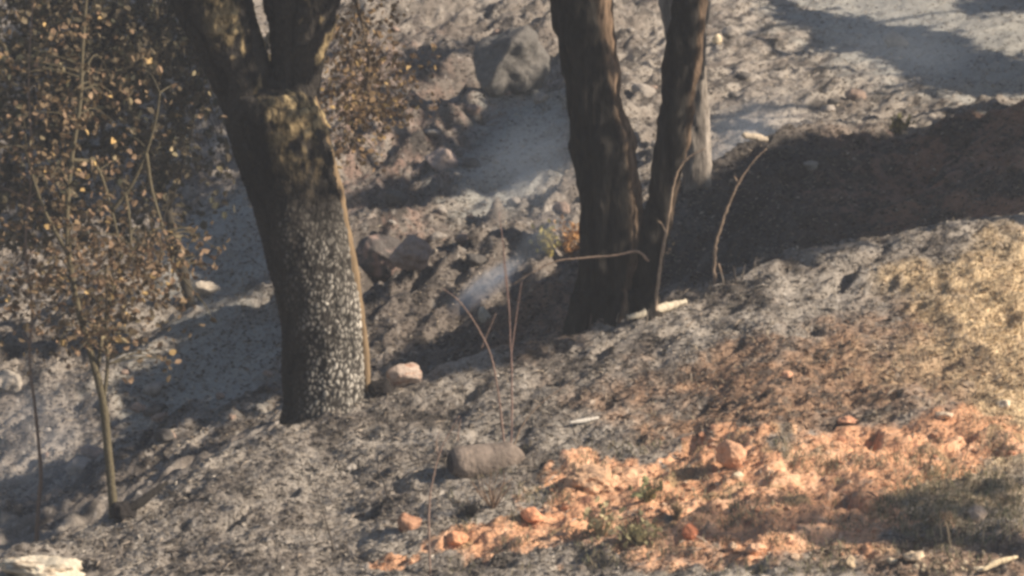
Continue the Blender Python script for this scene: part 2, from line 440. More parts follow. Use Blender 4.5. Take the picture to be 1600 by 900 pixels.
def leafcols(n, g, gold=.15, base=((.13, .085, .045), (.20, .125, .065), (.09, .08, .045))):
    base = np.array(base); c = base[g.integers(0, len(base), n)] * (0.6 + .9 * g.random((n, 1)))
    k = g.random(n) < gold
    c[k] = np.array([.55, .38, .17]) * (.7 + .7 * g.random((k.sum(), 1)))
    return np.clip(c, 0, .85)
def px(n_px, y): return n_px * y / F          # photograph pixels -> metres at distance y

# ------------------------------------------------------------------ unseen crown leaves placed along sun rays to shape the shade
SHADE = [  # outline in the photograph, density, (tmin, tmax)
 ([(1190,-5),(1260,18),(1330,28),(1400,46),(1470,50),(1482,68),(1530,86),(1620,108),(1620,146),(1520,146),(1450,132),(1402,108),(1394,82),(1350,82),(1310,76),(1270,52),(1215,20)], 2.2, (3.2, 5.5)),
 ([(1495,-5),(1620,-5),(1620,16),(1560,14),(1530,30),(1515,12)], 1.3, (3.2, 5.5)),
 ([(1040,450),(1055,330),(1110,292),(1200,240),(1245,220),(1400,212),(1480,186),(1560,178),(1620,172),(1620,215),(1520,240),(1440,268),(1400,300),(1480,310),(1620,296),(1620,330),(1500,340),(1400,360),(1300,382),(1200,400),(1100,445)], 1.5, (5.5, 8)),
 ([(1430,270),(1620,225),(1620,296),(1480,312),(1410,300)], .45, (5.5, 8)),
 ([(690,296),(696,250),(745,205),(790,158),(840,118),(880,92),(896,180),(893,240),(830,272),(760,292)], 1.2, (6, 8)),
 ([(728,50),(770,60),(800,90),(835,100),(830,130),(770,120),(735,90)], .25, (6, 8)),
 ([(285,350),(340,318),(395,330),(410,400),(415,440),(380,450),(330,440),(300,410)], 1.2, (6, 8)),
 ([(195,645),(240,590),(330,520),(400,480),(436,470),(446,600),(380,628),(300,650),(240,660)], 1.5, (4.7, 6.2)),
 ([(562,335),(600,285),(640,280),(625,318)], 1.2, (6, 8)),
 ([(600,600),(640,560),(700,530),(790,475),(860,445),(905,430),(905,515),(800,545),(690,580)], 1.1, (6, 8)),
 ([(0,-5),(360,-5),(350,150),(330,300),(230,340),(120,330),(0,380)], .35, (7, 10)),
 ([(630,90),(680,70),(720,75),(640,130)], .9, (6, 8)),
 ([(0,760),(50,740),(80,790),(20,850),(0,850)], .35, (6, 8)), ([(80,735),(130,722),(120,760),(85,765)], .9, (6, 8)),
 ([(350,690),(440,655),(440,680),(370,700)], .06, (4, 6)),
 ([(1400,800),(1450,765),(1500,750),(1620,740),(1620,830),(1480,835),(1400,825)], .022, (10, 13)),
 ([(1130,790),(1250,765),(1390,768),(1400,800),(1260,806)], .025, (11, 14)),
]
def inpoly(u, v, poly):
    ins = np.zeros(u.shape, bool); q = poly[-1]
    for p in poly:
        c = ((p[1] > v) != (q[1] > v)) & (u < (q[0] - p[0]) * (v - p[1]) / (q[1] - p[1] + 1e-12) + p[0])
        ins ^= c; q = p
    return ins
shP = []
for poly, dens, (t0, t1) in SHADE:
    pa = np.array(poly, float); lo, hi = pa.min(0), pa.max(0)
    n0 = int((hi[0] - lo[0]) * (hi[1] - lo[1]) * .15 * dens)
    u = rng.uniform(lo[0], hi[0], n0); v = rng.uniform(lo[1], hi[1], n0)
    uu = u + 7 * np.sin(v * .11 + u * .05); vv = v + 6 * np.sin(u * .09) + 3 * np.sin(u * .31)
    k = inpoly(uu, vv, poly); p, ok = hits(u[k], v[k])
    p = p[ok]
    t = rng.uniform(t0, t1, len(p))
    q = p + t[:, None] * SUN + rng.normal(size=p.shape) * .025
    shP.append(q)
FOL = [([(0,-10),(350,-10),(340,200),(300,330),(150,330),(0,360)], 28.3, .18, (5, 8), 1.0), ([(0,-10),(340,-10),(330,180),(250,230),(0,300)], 24, .08, (5, 8), 1.0),
       ([(262,-20),(535,-20),(515,170),(520,270),(470,330),(385,300),(330,130)], 22.1, .04, (1.5, 4.2), .6), ([(855,-20),(955,-20),(1000,250),(1000,500),(880,520),(900,300)], 22.9, .022, (2, 5), .6),
       ([(1040,-20),(1105,-20),(1070,260),(1030,480),(985,480),(1020,250)], 22.8, .02, (2, 5), .6), ([(500,-10),(640,-10),(640,200),(560,260),(500,260)], 24.6, .04, (4, 6), .8)]
for poly, y_, dens, (t0, t1), _ in FOL:  # leaves added out of view to darken the foliage and trunks
    pa = np.array(poly, float); lo, hi = pa.min(0), pa.max(0)
    n0 = int((hi[0] - lo[0]) * (hi[1] - lo[1]) * .06 * dens)
    u = rng.uniform(lo[0], hi[0], n0); v = rng.uniform(lo[1], hi[1], n0)
    k = inpoly(u, v, poly); a_, dy_, dz_ = ray(u[k], v[k]); kk = y_ / dy_
    p = np.stack([a_ * kk, np.full(len(kk), y_), dz_ * kk], -1)
    shP.append(p + rng.uniform(t0, t1, len(p))[:, None] * SUN + rng.normal(size=p.shape) * [.02, .12, .02])
shP = np.vstack(shP)
pu, pv = project(shP)
shP = shP[(pv < -70) | (pu > 1680) | (pu < -80)]

# ------------------------------------------------------------------ trunks
def limb_from_outline(rows, y, dy=0.0, extra=None):
    """rows: (v, left, right); turned into a leaning tapered limb standing at distance y"""
    pts = []
    for r in rows:
        v, l, rr = r[:3]; yy = y + (r[3] if len(r) > 3 else 0)
        p = at((l + rr) / 2, v, yy); pts.append([*p, (rr - l) / 2 * yy / F])
    q = spline(pts, 8)
    return q[:, :3], q[:, 3]

baseA = hit(512, 640); yA = baseA[1] + .15
print('yA', yA, project(baseA))
A = MB()
p, r = limb_from_outline([(740, 405, 622), (690, 424, 598), (650, 438, 580), (610, 445, 574), (500, 438, 568), (400, 416, 552), (300, 390, 530), (220, 362, 508), (175, 348, 499), (150, 362, 488), (128, 396, 450)], yA)
A.tube(p, r, sides=48)
p, r = limb_from_outline([(230, 372, 470), (150, 340, 440), (90, 315, 415), (40, 292, 402), (0, 274, 392), (-60, 245, 370), (-200, 190, 300), (-420, 120, 210), (-700, 60, 110)], yA, 0)
A.tube(p, r, sides=40)
p, r = limb_from_outline([(240, 410, 505), (160, 415, 498), (90, 424, 505), (40, 420, 518), (0, 410, 527), (-60, 425, 540), (-200, 470, 560), (-420, 540, 610), (-700, 600, 640)], yA + .04)
A.tube(p, r, sides=40)
for (u0, u1) in ():                    # root flares
    b = at(u0, 600, yA - .12); e = at(u1, 690, yA - .25); e[2] = H(e[0], e[1]) - .06
    A.tube(spline([b, (b + e) / 2 + [0, 0, -.02], e], 6), np.linspace(.10, .09, 13), sides=14)
meA, co, no = remeshed(A, .0058)
wj = fbm3(co[:, 0] * 20, co[:, 1] * 20, co[:, 2] * 14, 2, 66) * 1.1
w1, w2, cid = worley3(co[:, 0] * 48 + wj, co[:, 1] * 48 + wj, co[:, 2] * 28 + wj * .6, 5)
plate = sm(.05, .45, w2 - w1)
ua, va = project(co)
lowz = sm(240, 470, va + 60 * fbm3(co[:, 0] * 4, co[:, 1] * 4, co[:, 2] * 4, 2, 9))
big_ = fbm3(co[:, 0] * 5, co[:, 1] * 5, co[:, 2] * 2.5, 3, 31)
groove = np.abs(fbm3(co[:, 0] * 9, co[:, 1] * 9, co[:, 2] * 2.2, 3, 77))
fluff = fbm3(co[:, 0] * 30, co[:, 1] * 30, co[:, 2] * 22, 3, 42)
disp = plate * (.004 + .003 * lowz) + big_ * .022 + groove * .03 * (1 - .7 * lowz) + fluff * .014 * (1 - lowz)
co2 = co + no * disp[:, None]
pal = np.array([.60, .555, .48]); dk = np.array([.042, .037, .032])
lich_sun = plate * lowz * (.42 + .52 * sm(-.2, .6, cid + .5 * fbm3(co[:, 0] * 8, co[:, 1] * 8, co[:, 2] * 5, 2, 12) + .1 * lowz)) * sm(-.75, .35, no[:, 0] + .4 * fbm3(co[:, 0] * 14, co[:, 1] * 14, co[:, 2] * 7, 2, 13))  # pale plates, faded on left-facing bark to paint its shaded side
ca_ = dk[None] * (1 - lich_sun[:, None]) + pal[None] * lich_sun[:, None] * (.55 + .6 * cid[:, None])
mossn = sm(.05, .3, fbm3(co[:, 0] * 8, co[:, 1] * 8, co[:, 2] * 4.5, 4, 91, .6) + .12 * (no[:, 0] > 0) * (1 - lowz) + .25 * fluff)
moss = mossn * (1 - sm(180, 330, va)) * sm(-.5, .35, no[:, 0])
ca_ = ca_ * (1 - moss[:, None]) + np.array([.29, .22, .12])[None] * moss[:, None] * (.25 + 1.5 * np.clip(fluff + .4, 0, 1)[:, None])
charm = (1 - sm(250, 420, va)) * sm(180, 300, va)
ca_ *= (1 - .6 * charm)[:, None]
ca_ *= (.55 + .45 * sm(.02, .16, groove))[:, None]
meA.vertices.foreach_set('co', (co2 - baseA).ravel()); meA.update()
setcol(meA, np.clip(ca_, .01, .8)); meA.materials.clear(); meA.materials.append(M_bark)
treeA = tag(empty('oak_tree', baseA), 'big forked oak with pale cracked bark on its lower trunk, left of the scene', 'tree')
link('trunk', meA, treeA)
s_ = MB()
ps = [(150, 493), (200, 508), (250, 519), (300, 530), (360, 541), (420, 552), (480, 562), (540, 571), (612, 576)]
sp = spline([[*at(u, v, yA - .03), rr] for (v, u), rr in zip([(a, b - 3) for a, b in ps], (.012, .022, .030, .034, .036, .036, .032, .029, .02))], 8)
s_.tube(sp[:, :3], sp[:, 3], col=(.24, .17, .10), sides=12, rough=.06)
strip = s_.build('bare_wood_strip', M_wood, treeA, baseA); strip['label'] = 'tan strip of bare wood down the right edge of the trunk'

baseB = hit(955, 497); yB = baseB[1] + .15
def charred(mb, base, name, label, cat, seed, sunedge_col=(.165, .115, .078), voxel=.009, edge=True, tone=(.026, .0235, .0205), pale=False):
    me, co, no = remeshed(mb, voxel)
    gr = np.abs(fbm3(co[:, 0] * 12, co[:, 1] * 12, co[:, 2] * 2.0, 3, seed)); bg_ = fbm3(co[:, 0] * 4, co[:, 1] * 4, co[:, 2] * 2, 3, seed + 5)
    fi = fbm3(co[:, 0] * 34, co[:, 1] * 34, co[:, 2] * 14, 2, seed + 9)
    co2 = co + no * (gr * .060 + bg_ * .030 + fi * .012 + .016 * np.clip(fbm3(co[:, 0] * 15, co[:, 1] * 15, co[:, 2] * 9, 2, seed + 8), 0, 1))[:, None]
    c = np.broadcast_to(np.array(tone), co.shape) * (.6 + 1.4 * gr[:, None])
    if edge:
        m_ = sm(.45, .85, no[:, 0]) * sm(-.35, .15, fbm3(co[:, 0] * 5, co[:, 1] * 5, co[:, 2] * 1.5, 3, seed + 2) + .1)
        c = c * (1 - m_[:, None]) + np.array(sunedge_col)[None] * (.7 + 2.0 * gr[:, None]) * m_[:, None]  # right-facing edge: brown bark plus sunlight painted into the colour
    me.vertices.foreach_set('co', (co2 - base).ravel()); me.update()
    setcol(me, np.clip(c, .008, .8)); me.materials.clear(); me.materials.append(M_char)
    t = tag(empty(name, base), label, cat)
    link('trunk', me, t)
    return t
B = MB()
p, r = limb_from_outline([(560, 885, 990), (500, 892, 985), (440, 902, 990), (380, 906, 1004), (320, 908, 1003), (260, 903, 996), (200, 895, 982), (130, 885, 967), (70, 874, 958), (0, 862, 948), (-80, 850, 935), (-300, 830, 900), (-600, 800, 850)], yB)
B.tube(p, r, sides=40)
p, r = limb_from_outline([(540, 960, 1015), (480, 982, 1022), (440, 990, 1026), (380, 1000, 1040), (320, 1013, 1054), (260, 1022, 1066), (200, 1027, 1078), (130, 1034, 1089), (70, 1042, 1096), (0, 1056, 1102), (-80, 1066, 1108), (-300, 1090, 1125), (-600, 1120, 1145)], yB - .05)
B.tube(p, r, sides=32)
for (u0, u1) in ((915, 890), (960, 955), (1000, 1018)):
    b = at(u0, 460, yB - .08); e = at(u1, 520, yB - .15); e[2] = H(e[0], e[1]) - .05
    B.tube(spline([b, (b + e) / 2, e], 6), np.linspace(.075, .05, 13), sides=14)
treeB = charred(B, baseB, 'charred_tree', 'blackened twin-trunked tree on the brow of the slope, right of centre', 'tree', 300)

gb = hit(1085, 296, 26.0); yG = gb[1] + .1
G = MB()
p, r = limb_from_outline([(340, 1064, 1110), (290, 1070, 1104), (200, 1064, 1104), (100, 1046, 1104), (0, 1036, 1103), (-100, 1030, 1100), (-400, 1025, 1080), (-700, 1020, 1060)], yG)
G.tube(p, r, sides=32)
treeG = charred(G, gb, 'grey_tree', 'pale grey tree trunk standing behind the right-hand blackened stem', 'tree', 400, sunedge_col=(.28, .245, .21), voxel=.012, tone=(.17, .15, .13))  # paler right side paints the sunlit side into the bark

# ---- crowns of those trees and of the trees beside the frame: their unseen leaves are set to shade the hillside and trunks
side_spots = [(5.6, 23.5), (8.3, 27.5), (9.5, 34.0), (8.5, 17.5), (6.0, 31.0)]
side_labels = ['shade tree just right of the frame beside the crest', 'shade tree beyond the right edge behind the dark bank', 'far shade tree at the upper right of the hillside',
               'near shade tree right of the clay patch', 'shade tree above the hollow, past the right edge']
owners = [(treeA, baseA, at(330, -330, yA)), (treeB, baseB, at(970, -330, yB)), (treeG, gb, at(1050, -400, yG))]
for (x, y), lab in zip(side_spots, side_labels):
    b = np.array([x, y, float(H(x, y))])
    t = tag(empty('shade_tree', b), lab, 'tree', 'trees standing beside the view')
    owners.append((t, b, b + [0, 0, 2.6]))
tops = np.array([o[2] for o in owners])
own = np.argmin(np.linalg.norm((shP[:, None, :] - tops[None] - np.array([0, 0, .8])) * np.array([1, 1, .6]), axis=2), axis=1)
for k, (t, b, top) in enumerate(owners):
    P = shP[own == k]
    g = np.random.default_rng(500 + k)
    mb = MB()
    if k >= 3:
        lean = g.normal(size=2) * .2
        mb.tube(spline([b - [0, 0, .2], b + [lean[0] * .3, lean[1] * .3, 1.2], top], 8), np.linspace(.19, .12, 17), col=(.07, .055, .045), sides=14, rough=.2)
        mb.build('trunk', M_bark, t, b); mb = MB()
    if len(P) == 0:
        P = top + g.normal(size=(60, 3)) * [.4, .4, .4] + [0, 0, 1.0]
    c = P[g.choice(len(P), min(9, len(P)), replace=False)]
    for _ in range(4):
        a = np.argmin(np.linalg.norm(P[:, None] - c[None], axis=2), 1)
        c = np.array([P[a == i].mean(0) if (a == i).any() else c[i] for i in range(len(c))])
    for q in c:
        midp = (top + q) / 2 + [0, 0, .25 * np.linalg.norm(q - top)]
        pu_, pv_ = project(np.array([midp, q, top]))
        s3 = spline([top - [0, 0, .15], midp, q], 8)
        u_, v_ = project(s3)
        if ((v_ > -15) & (u_ > -40) & (u_ < 1650)).any(): continue
        mb.tube(s3, np.linspace(.075, .015, len(s3)), col=(.06, .05, .042), sides=7)
    if mb.n: mb.build('limbs', M_bark, t, b)
    v, f, cc = leaves(P, g.uniform(.09, .15, len(P)), leafcols(len(P), g, .1), 600 + k)
    o = link('shade_crown', mesh('shade_crown', v - b, f, cc, M_crown, False), t); o['kind'] = 'stuff'  # crown leaves sit only where their shadow is wanted

# ------------------------------------------------------------------ scorched foliage seen in the frame
def cluster_leaves(spec, seed, szpx, gold, base=None):
    """spec rows: (u, v, su, sv, y, count); leaves gathered in small sprays"""
    g = np.random.default_rng(seed); Ps = []
    for (u, v, su, sv, y, n) in spec:
        ns_ = max(1, n // 9)
        cu = g.normal(u, su, ns_); cv = g.normal(v, sv, ns_); cy = g.normal(y, .35, ns_)
        for a, b, c in zip(cu, cv, cy):
            m_ = g.integers(5, 14)
            Ps.append(at(a, b, c)[None] + g.normal(size=(m_, 3)) * [.05, .05, .045])
    P = np.vstack(Ps)
    gz = H(P[:, 0], P[:, 1]); P = P[P[:, 2] > gz + .03]
    c = leafcols(len(P), g, gold, base) if base else leafcols(len(P), g, gold)
    return P, g.uniform(.6, 1.25, len(P)) * px(szpx, 22), c
def twigs(mb, P, root_pts, g, n, col, r=.004):
    root_pts = np.asarray(root_pts)
    for q in P[g.choice(len(P), min(n, len(P)), replace=False)]:
        d = np.linalg.norm(root_pts - q, axis=1); a = root_pts[np.argmin(d)]
        if d.min() > 1.3: continue
        m_ = (a + q) / 2 + g.normal(size=3) * .06 * d.min() + [0, 0, .12 * d.min()]
        mb.tube(spline([a, m_, q], 4), np.linspace(r * 1.8, r * .6, 9), col=col, sides=5)

# leaves low on the big oak's branches, right of its fork
g = np.random.default_rng(31)
P, sz, c = cluster_leaves([(560, 60, 40, 45, 24.5, 220), (580, 130, 40, 40, 24.7, 380), (550, 190, 35, 45, 24.5, 380), (545, 30, 25, 25, 24.5, 90), (610, 160, 25, 45, 24.8, 90)], 32, 12, .10,
    ((.22, .15, .08), (.30, .20, .11), (.15, .10, .06)))
bp = spline([at(520, -60, 23.2), at(555, 0, 24.0), at(575, 90, 24.6), at(565, 170, 24.7), at(545, 240, 24.6)], 10)
mb = MB(); mb.tube(bp, np.linspace(.014, .004, len(bp)), col=(.12, .09, .06), sides=6)
twigs(mb, P, bp, g, 60, (.14, .105, .07), .0025); mb.build('branch', M_stem, treeA, baseA)
v, f, cc = leaves(P, sz, c, 33); o = link('scorched_foliage', mesh('scorched_foliage', v - baseA, f, cc, M_leaf, False), treeA); o['kind'] = 'stuff'

# young trees at the left
leaf_me = {}
def leaf_mesh(k):
    if k not in leaf_me:
        g = np.random.default_rng(900 + k)
        v, f, cc = leaves(np.zeros((1, 3)), px(13, 21.5), np.array([[.50, .36, .23], [.40, .32, .19], [.44, .31, .20], [.30, .25, .15]])[k % 4:k % 4 + 1], 950 + k)
        leaf_me[k] = mesh('leaf', v, f, cc, M_leaf, False)
    return leaf_me[k]
def single_leaves(t, base, spots, y, seed):
    g = np.random.default_rng(seed)
    for i, (u, v) in enumerate(spots):
        o = bpy.data.objects.new('leaf', leaf_mesh(int(g.integers(0, 8)))); C.objects.link(o); o.parent = t
        o.location = at(u, v, y + g.uniform(-.2, .2)) - base
        o.rotation_euler = g.uniform(-1, 1, 3) * [1.2, 1.2, 3.1]; s0 = g.uniform(.7, 1.15); o.scale = (s0, s0, s0)

def young_tree(name, label, bu, bv, stem, spec, szpx, gold, seed, r0, colstem, nt_=70, branches=(), leafspots=(), by=None, base_cols=None):
    b = hit(bu, bv) if by is None else np.array([*at(bu, bv, by)[:2], 0.0])
    b[2] = H(b[0], b[1]); yb = b[1]
    t = tag(empty(name, b), label, 'tree')
    g = np.random.default_rng(seed)
    pts = [b - [0, 0, .05]] + [at(u, v, yb + d) for (u, v, d) in stem]
    sp = spline(pts, 10); mb = MB()
    mb.tube(sp, np.linspace(r0, r0 * .3, len(sp)), col=colstem, sides=10, rough=.08); mb.build('trunk', M_stem, t, b)
    allp = [sp[len(sp) // 3:]]; mb = MB()
    for br in branches:
        q = spline([at(u, v, yb + d) for (u, v, d) in br], 8); allp.append(q)
        mb.tube(q, np.linspace(r0 * .5, r0 * .18, len(q)), col=colstem, sides=7)
    if spec:
        P, sz, c = cluster_leaves([(u, v, su, sv, yb + d, n) for (u, v, su, sv, d, n) in spec], seed + 1, szpx, gold, base_cols)
        twigs(mb, P, np.vstack(allp), g, nt_, np.array(colstem) * .9, .0028)
        v, f, cc = leaves(P, sz, c, seed + 2); o = link('scorched_foliage', mesh('scorched_foliage', v - b, f, cc, M_leaf, False), t); o['kind'] = 'stuff'
    if mb.n: mb.build('branches', M_stem, t, b)
    if leafspots: single_leaves(t, b, leafspots, yb, seed + 3)
    return t
lit = [(97, 98), (102, 112), (140, 118), (145, 150), (142, 155), (115, 165), (125, 180), (190, 187), (205, 165), (70, 218), (98, 205), (48, 228), (145, 248), (150, 250), (178, 250), (128, 258), (72, 275), (108, 265),
       (275, 382 - 25), (280, 378), (272, 368), (292, 390), (302, 378), (290, 396), (215, 428), (180, 426), (132, 425), (240, 458), (190, 490), (142, 466), (118, 474), (116, 500), (118, 510), (160, 458), (163, 468), (210, 500),
       (237, 495), (240, 500), (255, 505), (145, 533), (165, 525), (198, 535), (170, 545), (228, 553), (20, 210), (5, 190), (22, 192), (5, 208), (35, 170), (122, 18), (30, 28), (300, 118), (310, 178), (330, 150), (338, 260), (345, 182), (265, 235), (268, 240), (148, 415), (198, 440), (215, 446), (70, 427)]
young_tree('scorched_sapling', 'thin forked sapling with curled tan and brown leaves at the left, below the foliage', 178, 808,
    [(174, 760, 0), (168, 700, 0), (163, 640, 0), (152, 590, 0), (138, 540, .05), (122, 480, .1), (108, 400, .15), (105, 330, .2), (112, 250, .25), (125, 160, .3), (130, 60, .35), (140, -60, .4)],
    [(200, 430, 55, 32, .1, 520), (150, 500, 45, 30, 0, 340), (240, 400, 40, 25, .1, 240), (110, 330, 60, 60, .2, 340), (210, 540, 32, 25, 0, 60), (110, 180, 60, 60, .3, 360), (60, 440, 40, 60, .2, 240), (110, 70, 60, 50, .3, 150)], 11, .03, 700, .024, (.13, .11, .07), 120,
    branches=[[(160, 640, 0), (168, 570, 0), (166, 500, 0), (180, 440, .1)], [(150, 590, 0), (170, 480, .1), (215, 380, .1), (262, 350, .15)],
              [(108, 400, .15), (70, 330, .2), (40, 240, .3)], [(175, 330, .3), (205, 290, .3), (228, 240, .3), (244, 185, .3), (250, 145, .3)], [(228, 240, .3), (238, 300, .3), (262, 380, .2), (272, 420, .2)],
              [(195, 300, .3), (203, 350, .3), (205, 400, .2)], [(112, 250, .25), (150, 260, .3), (175, 330, .3), (190, 400, .2)]],
    leafspots=lit, base_cols=((.19, .135, .08), (.26, .175, .11), (.12, .09, .055)))
young_tree('thin_sapling', 'bare thin reddish sapling stem at the far left, rising past pale rocks', 56, 846,
    [(60, 790, 0), (64, 745, 0), (60, 690, 0), (54, 630, 0), (46, 560, .05), (50, 480, .1), (40, 380, .15), (50, 260, .2), (45, 120, .25), (55, -50, .3)],
    [(50, 400, 40, 70, .2, 60), (35, 250, 35, 60, .2, 60)], 9, .05, 740, .013, (.26, .18, .13), 30)
young_tree('scorched_oak', 'dark out-of-focus oak foliage filling the upper left corner', 300, 372,
    [(262, 330, 0), (235, 240, 0), (190, 120, 0), (150, 0, 0), (120, -150, 0)],
    [(60, 50, 100, 60, -1.5, 2300), (210, 50, 80, 60, -1.2, 2000), (120, 180, 110, 60, -1.0, 2000), (280, 130, 40, 60, -.8, 420), (40, 270, 60, 50, -1.2, 520), (250, 260, 45, 45, -.6, 300), (150, 330, 90, 40, -.5, 420), (30, 370, 40, 50, -1, 240)],
    18, .01, 760, .04, (.07, .06, .045), 160, branches=[[(235, 240, 0), (150, 80, -.5), (60, 40, -1)], [(262, 330, 0), (300, 200, -.4), (310, 80, -.8)], [(235, 240, 0), (120, 230, -.6), (20, 260, -1)],
    [(190, 120, 0), (90, 75, -.8), (0, 68, -1)]], by=29.5,
    base_cols=((.08, .068, .042), (.11, .088, .055), (.06, .058, .036), (.17, .135, .085)))

# ------------------------------------------------------------------ rocks, clods
def ico(sub):
    bm = bmesh.new(); bmesh.ops.create_icosphere(bm, subdivisions=sub, radius=1)
    v = np.array([x.co[:] for x in bm.verts]); f = np.array([[q.index for q in t.verts] for t in bm.faces]); bm.free()
    return v, f
ICO = {k: ico(k) for k in (1, 2, 3, 4, 5)}
def rock(name, label, cat, u, v, wpx, hpx, colr, seed, sub=4, dep=.8, rot=0, rough=.35, cuts=7, sink=.25, group=None, m=None, dirt=None, y0=16.0, base=None, tilt=0):
    """(u, v): middle of the foot; w, h in photograph pixels"""
    b = hit(u, v, y0) if base is None else base
    g = np.random.default_rng(seed)
    V0, F0 = ICO[sub]; q = V0.copy()
    for _ in range(cuts):                                  # flat breaks
        n_ = g.normal(size=3); n_ /= np.linalg.norm(n_); d = g.uniform(.55, .85)
        e = q @ n_ - d; q = q - np.where(e > 0, e * .9, 0)[:, None] * n_
    o_ = g.uniform(0, 50, 3)
    nn = fbm3(q[:, 0] * 1.7 + o_[0], q[:, 1] * 1.7 + o_[1], q[:, 2] * 1.7 + o_[2], 4, seed, .55)
    q = q * (1 + rough * nn[:, None])
    q /= np.abs(q).max(0)
    k = b[1] / F
    q = q * np.array([wpx * k / 2, wpx * k / 2 * dep, hpx * k / 2 / .95])
    c_, s2 = math.cos(tilt), math.sin(tilt)
    q = np.stack([q[:, 0] * c_ - q[:, 2] * s2, q[:, 1], q[:, 0] * s2 + q[:, 2] * c_], -1)
    q[:, 2] += hpx * k / 2 * (1 - 2 * sink) 
    cn = fbm3(V0[:, 0] * 3 + o_[0], V0[:, 1] * 3, V0[:, 2] * 3, 3, seed + 3)
    c = np.array(colr)[None] * (1 + .3 * cn[:, None])
    if dirt is not None:
        t_ = sm(.05, .45, cn + .1)[:, None]; c = c * (1 - t_) + np.array(dirt)[None] * t_
    me = mesh(name, q, F0, np.clip(c, .01, .85), m or M_rock, True)
    o = link(name, me, None, b); tag(o, label, cat, group)
    return o
W = (.72, .64, .50)
rock('pale_rock', 'cream white flat rock at the bottom left corner', 'rock', 62, 897, 150, 38, W, 1, 5, .7, rough=.5, sink=.3, dirt=(.45, .36, .26))
rock('pale_rock', 'broken pinkish white rock just right of the big oak foot', 'rock', 634, 603, 62, 38, (.60, .48, .39), 2, 4, .7, dirt=(.36, .22, .16), sink=.02)
rock('charred_lump', 'black lump against the right foot of the big oak', 'rock', 596, 618, 44, 34, (.035, .03, .027), 22, 4, .8, sink=.2)
rock('charred_root', 'black burnt mound at the foot of the thin sapling', 'burnt stump', 192, 812, 45, 32, (.03, .026, .024), 3, 4, 1.0, sink=.1)
rock('boulder', 'large grey boulder high on the far slope, between the trees', 'boulder', 785, 134, 150, 118, (.15, .14, .127), 4, 5, 1.0, cuts=9, sink=.2, y0=26)
rock('boulder', 'dark angular boulder right behind the big oak trunk', 'boulder', 590, 435, 90, 84, (.13, .115, .105), 5, 5, .9, cuts=9, y0=25, sink=.2, dirt=(.34, .24, .2))
rock('boulder', 'rounded reddish boulder right of the dark angular one', 'boulder', 640, 412, 72, 60, (.38, .29, .24), 6, 5, .9, y0=25, sink=.25)
rock('boulder', 'pale cleft rock above the reddish boulder, behind the oak', 'boulder', 690, 265, 55, 45, (.42, .33, .28), 7, 4, .9, y0=25)
rock('pale_rock', 'small pale rock on the lit ledge left of the big oak', 'rock', 322, 458, 50, 26, (.58, .50, .40), 8, 4, .9, y0=24)
rock('pale_rock', 'white rock on the far slope at the left edge, beside the thin stem', 'rock', 10, 610, 55, 42, (.42, .37, .31), 9, 4, .9, y0=22)
rock('pale_stone', 'small cream stone on the far slope right of the grey trunk', 'stone', 1120, 68, 17, 20, (.80, .66, .46), 10, 3, .9, y0=26)
rock('pale_stone', 'little grey stone low in the shaded bank', 'stone', 1267, 262, 26, 15, (.33, .31, .28), 12, 3, .9, y0=25)
rock('pale_stone', 'upright pale stone behind the smoke in the gully', 'stone', 757, 500, 20, 32, (.50, .46, .38), 13, 3, .9, y0=24)
rock('clay_clod', 'lone orange clod with a hollow face, left of the clay patch', 'clod', 641, 829, 42, 36, (.52, .29, .18), 14, 4, .9, m=M_clay, dirt=(.28, .13, .08))
rock('clay_clod', 'biggest orange clay boulder on the top of the clay patch', 'clod', 1142, 728, 50, 48, (.66, .38, .235), 15, 4, .9, m=M_clay, sink=.12)
rock('clay_mound', 'crumbling clay mound with a dark left side right of the log', 'clod', 918, 765, 80, 52, (.66, .42, .26), 16, 5, .8, rough=.6, m=M_clay, dirt=(.33, .22, .15))
rock('clay_clod', 'low smooth orange clod at the left end of the clay patch', 'clod', 832, 812, 40, 26, (.72, .34, .19), 17, 4, 1, m=M_clay)
rock('clay_clod', 'deep orange clod beside the tall dry weed in the clay patch', 'clod', 1080, 838, 30, 26, (.66, .25, .13), 18, 4, 1, m=M_clay)
rock('clay_clod', 'orange clod at the left tip of the clay patch', 'clod', 714, 846, 36, 22, (.72, .36, .2), 19, 4, 1, m=M_clay)
rock('clay_clod', 'cream orange clod near the bottom centre right', 'clod', 1180, 864, 34, 22, (.76, .46, .29), 20, 4, 1, m=M_clay)
rock('clay_clod', 'thin orange slab with a dark hollow below it at the top of the clay', 'clod', 1322, 662, 40, 16, (.70, .36, .22), 21, 4, 1, m=M_clay)
rock('stone', 'tan upright stone at the bottom right, below the shade', 'stone', 1328, 886, 22, 26, (.62, .48, .32), 23, 4, .8)
rock('stone', 'grey stone with a lit right face in the shaded weeds', 'stone', 1526, 814, 34, 34, (.42, .33, .26), 24, 4, .8)
rock('stone', 'flat tan stone right of the tan upright one', 'stone', 1430, 874, 42, 18, (.60, .47, .33), 25, 4, .8)
rock('stone', 'white-topped stone at the right edge above the clay', 'stone', 1570, 636, 30, 16, (.74, .62, .46), 26, 4, .8)
rock('stone', 'cream flat stone at the top edge of the clay', 'stone', 1475, 652, 34, 12, (.66, .52, .38), 27, 4, .8)
rock('stone', 'brightest cream stone in the bottom right corner', 'stone', 1528, 892, 24, 12, (.80, .68, .5), 28, 3, .8)
rock('stone', 'round cream pebble at the bottom right, between two flat stones', 'stone', 1394, 880, 18, 14, (.74, .6, .42), 29, 3, .8)
rock('stone', 'orange clod in the brown patch under the bank', 'stone', 1230, 588, 20, 12, (.72, .40, .25), 30, 3, .8)
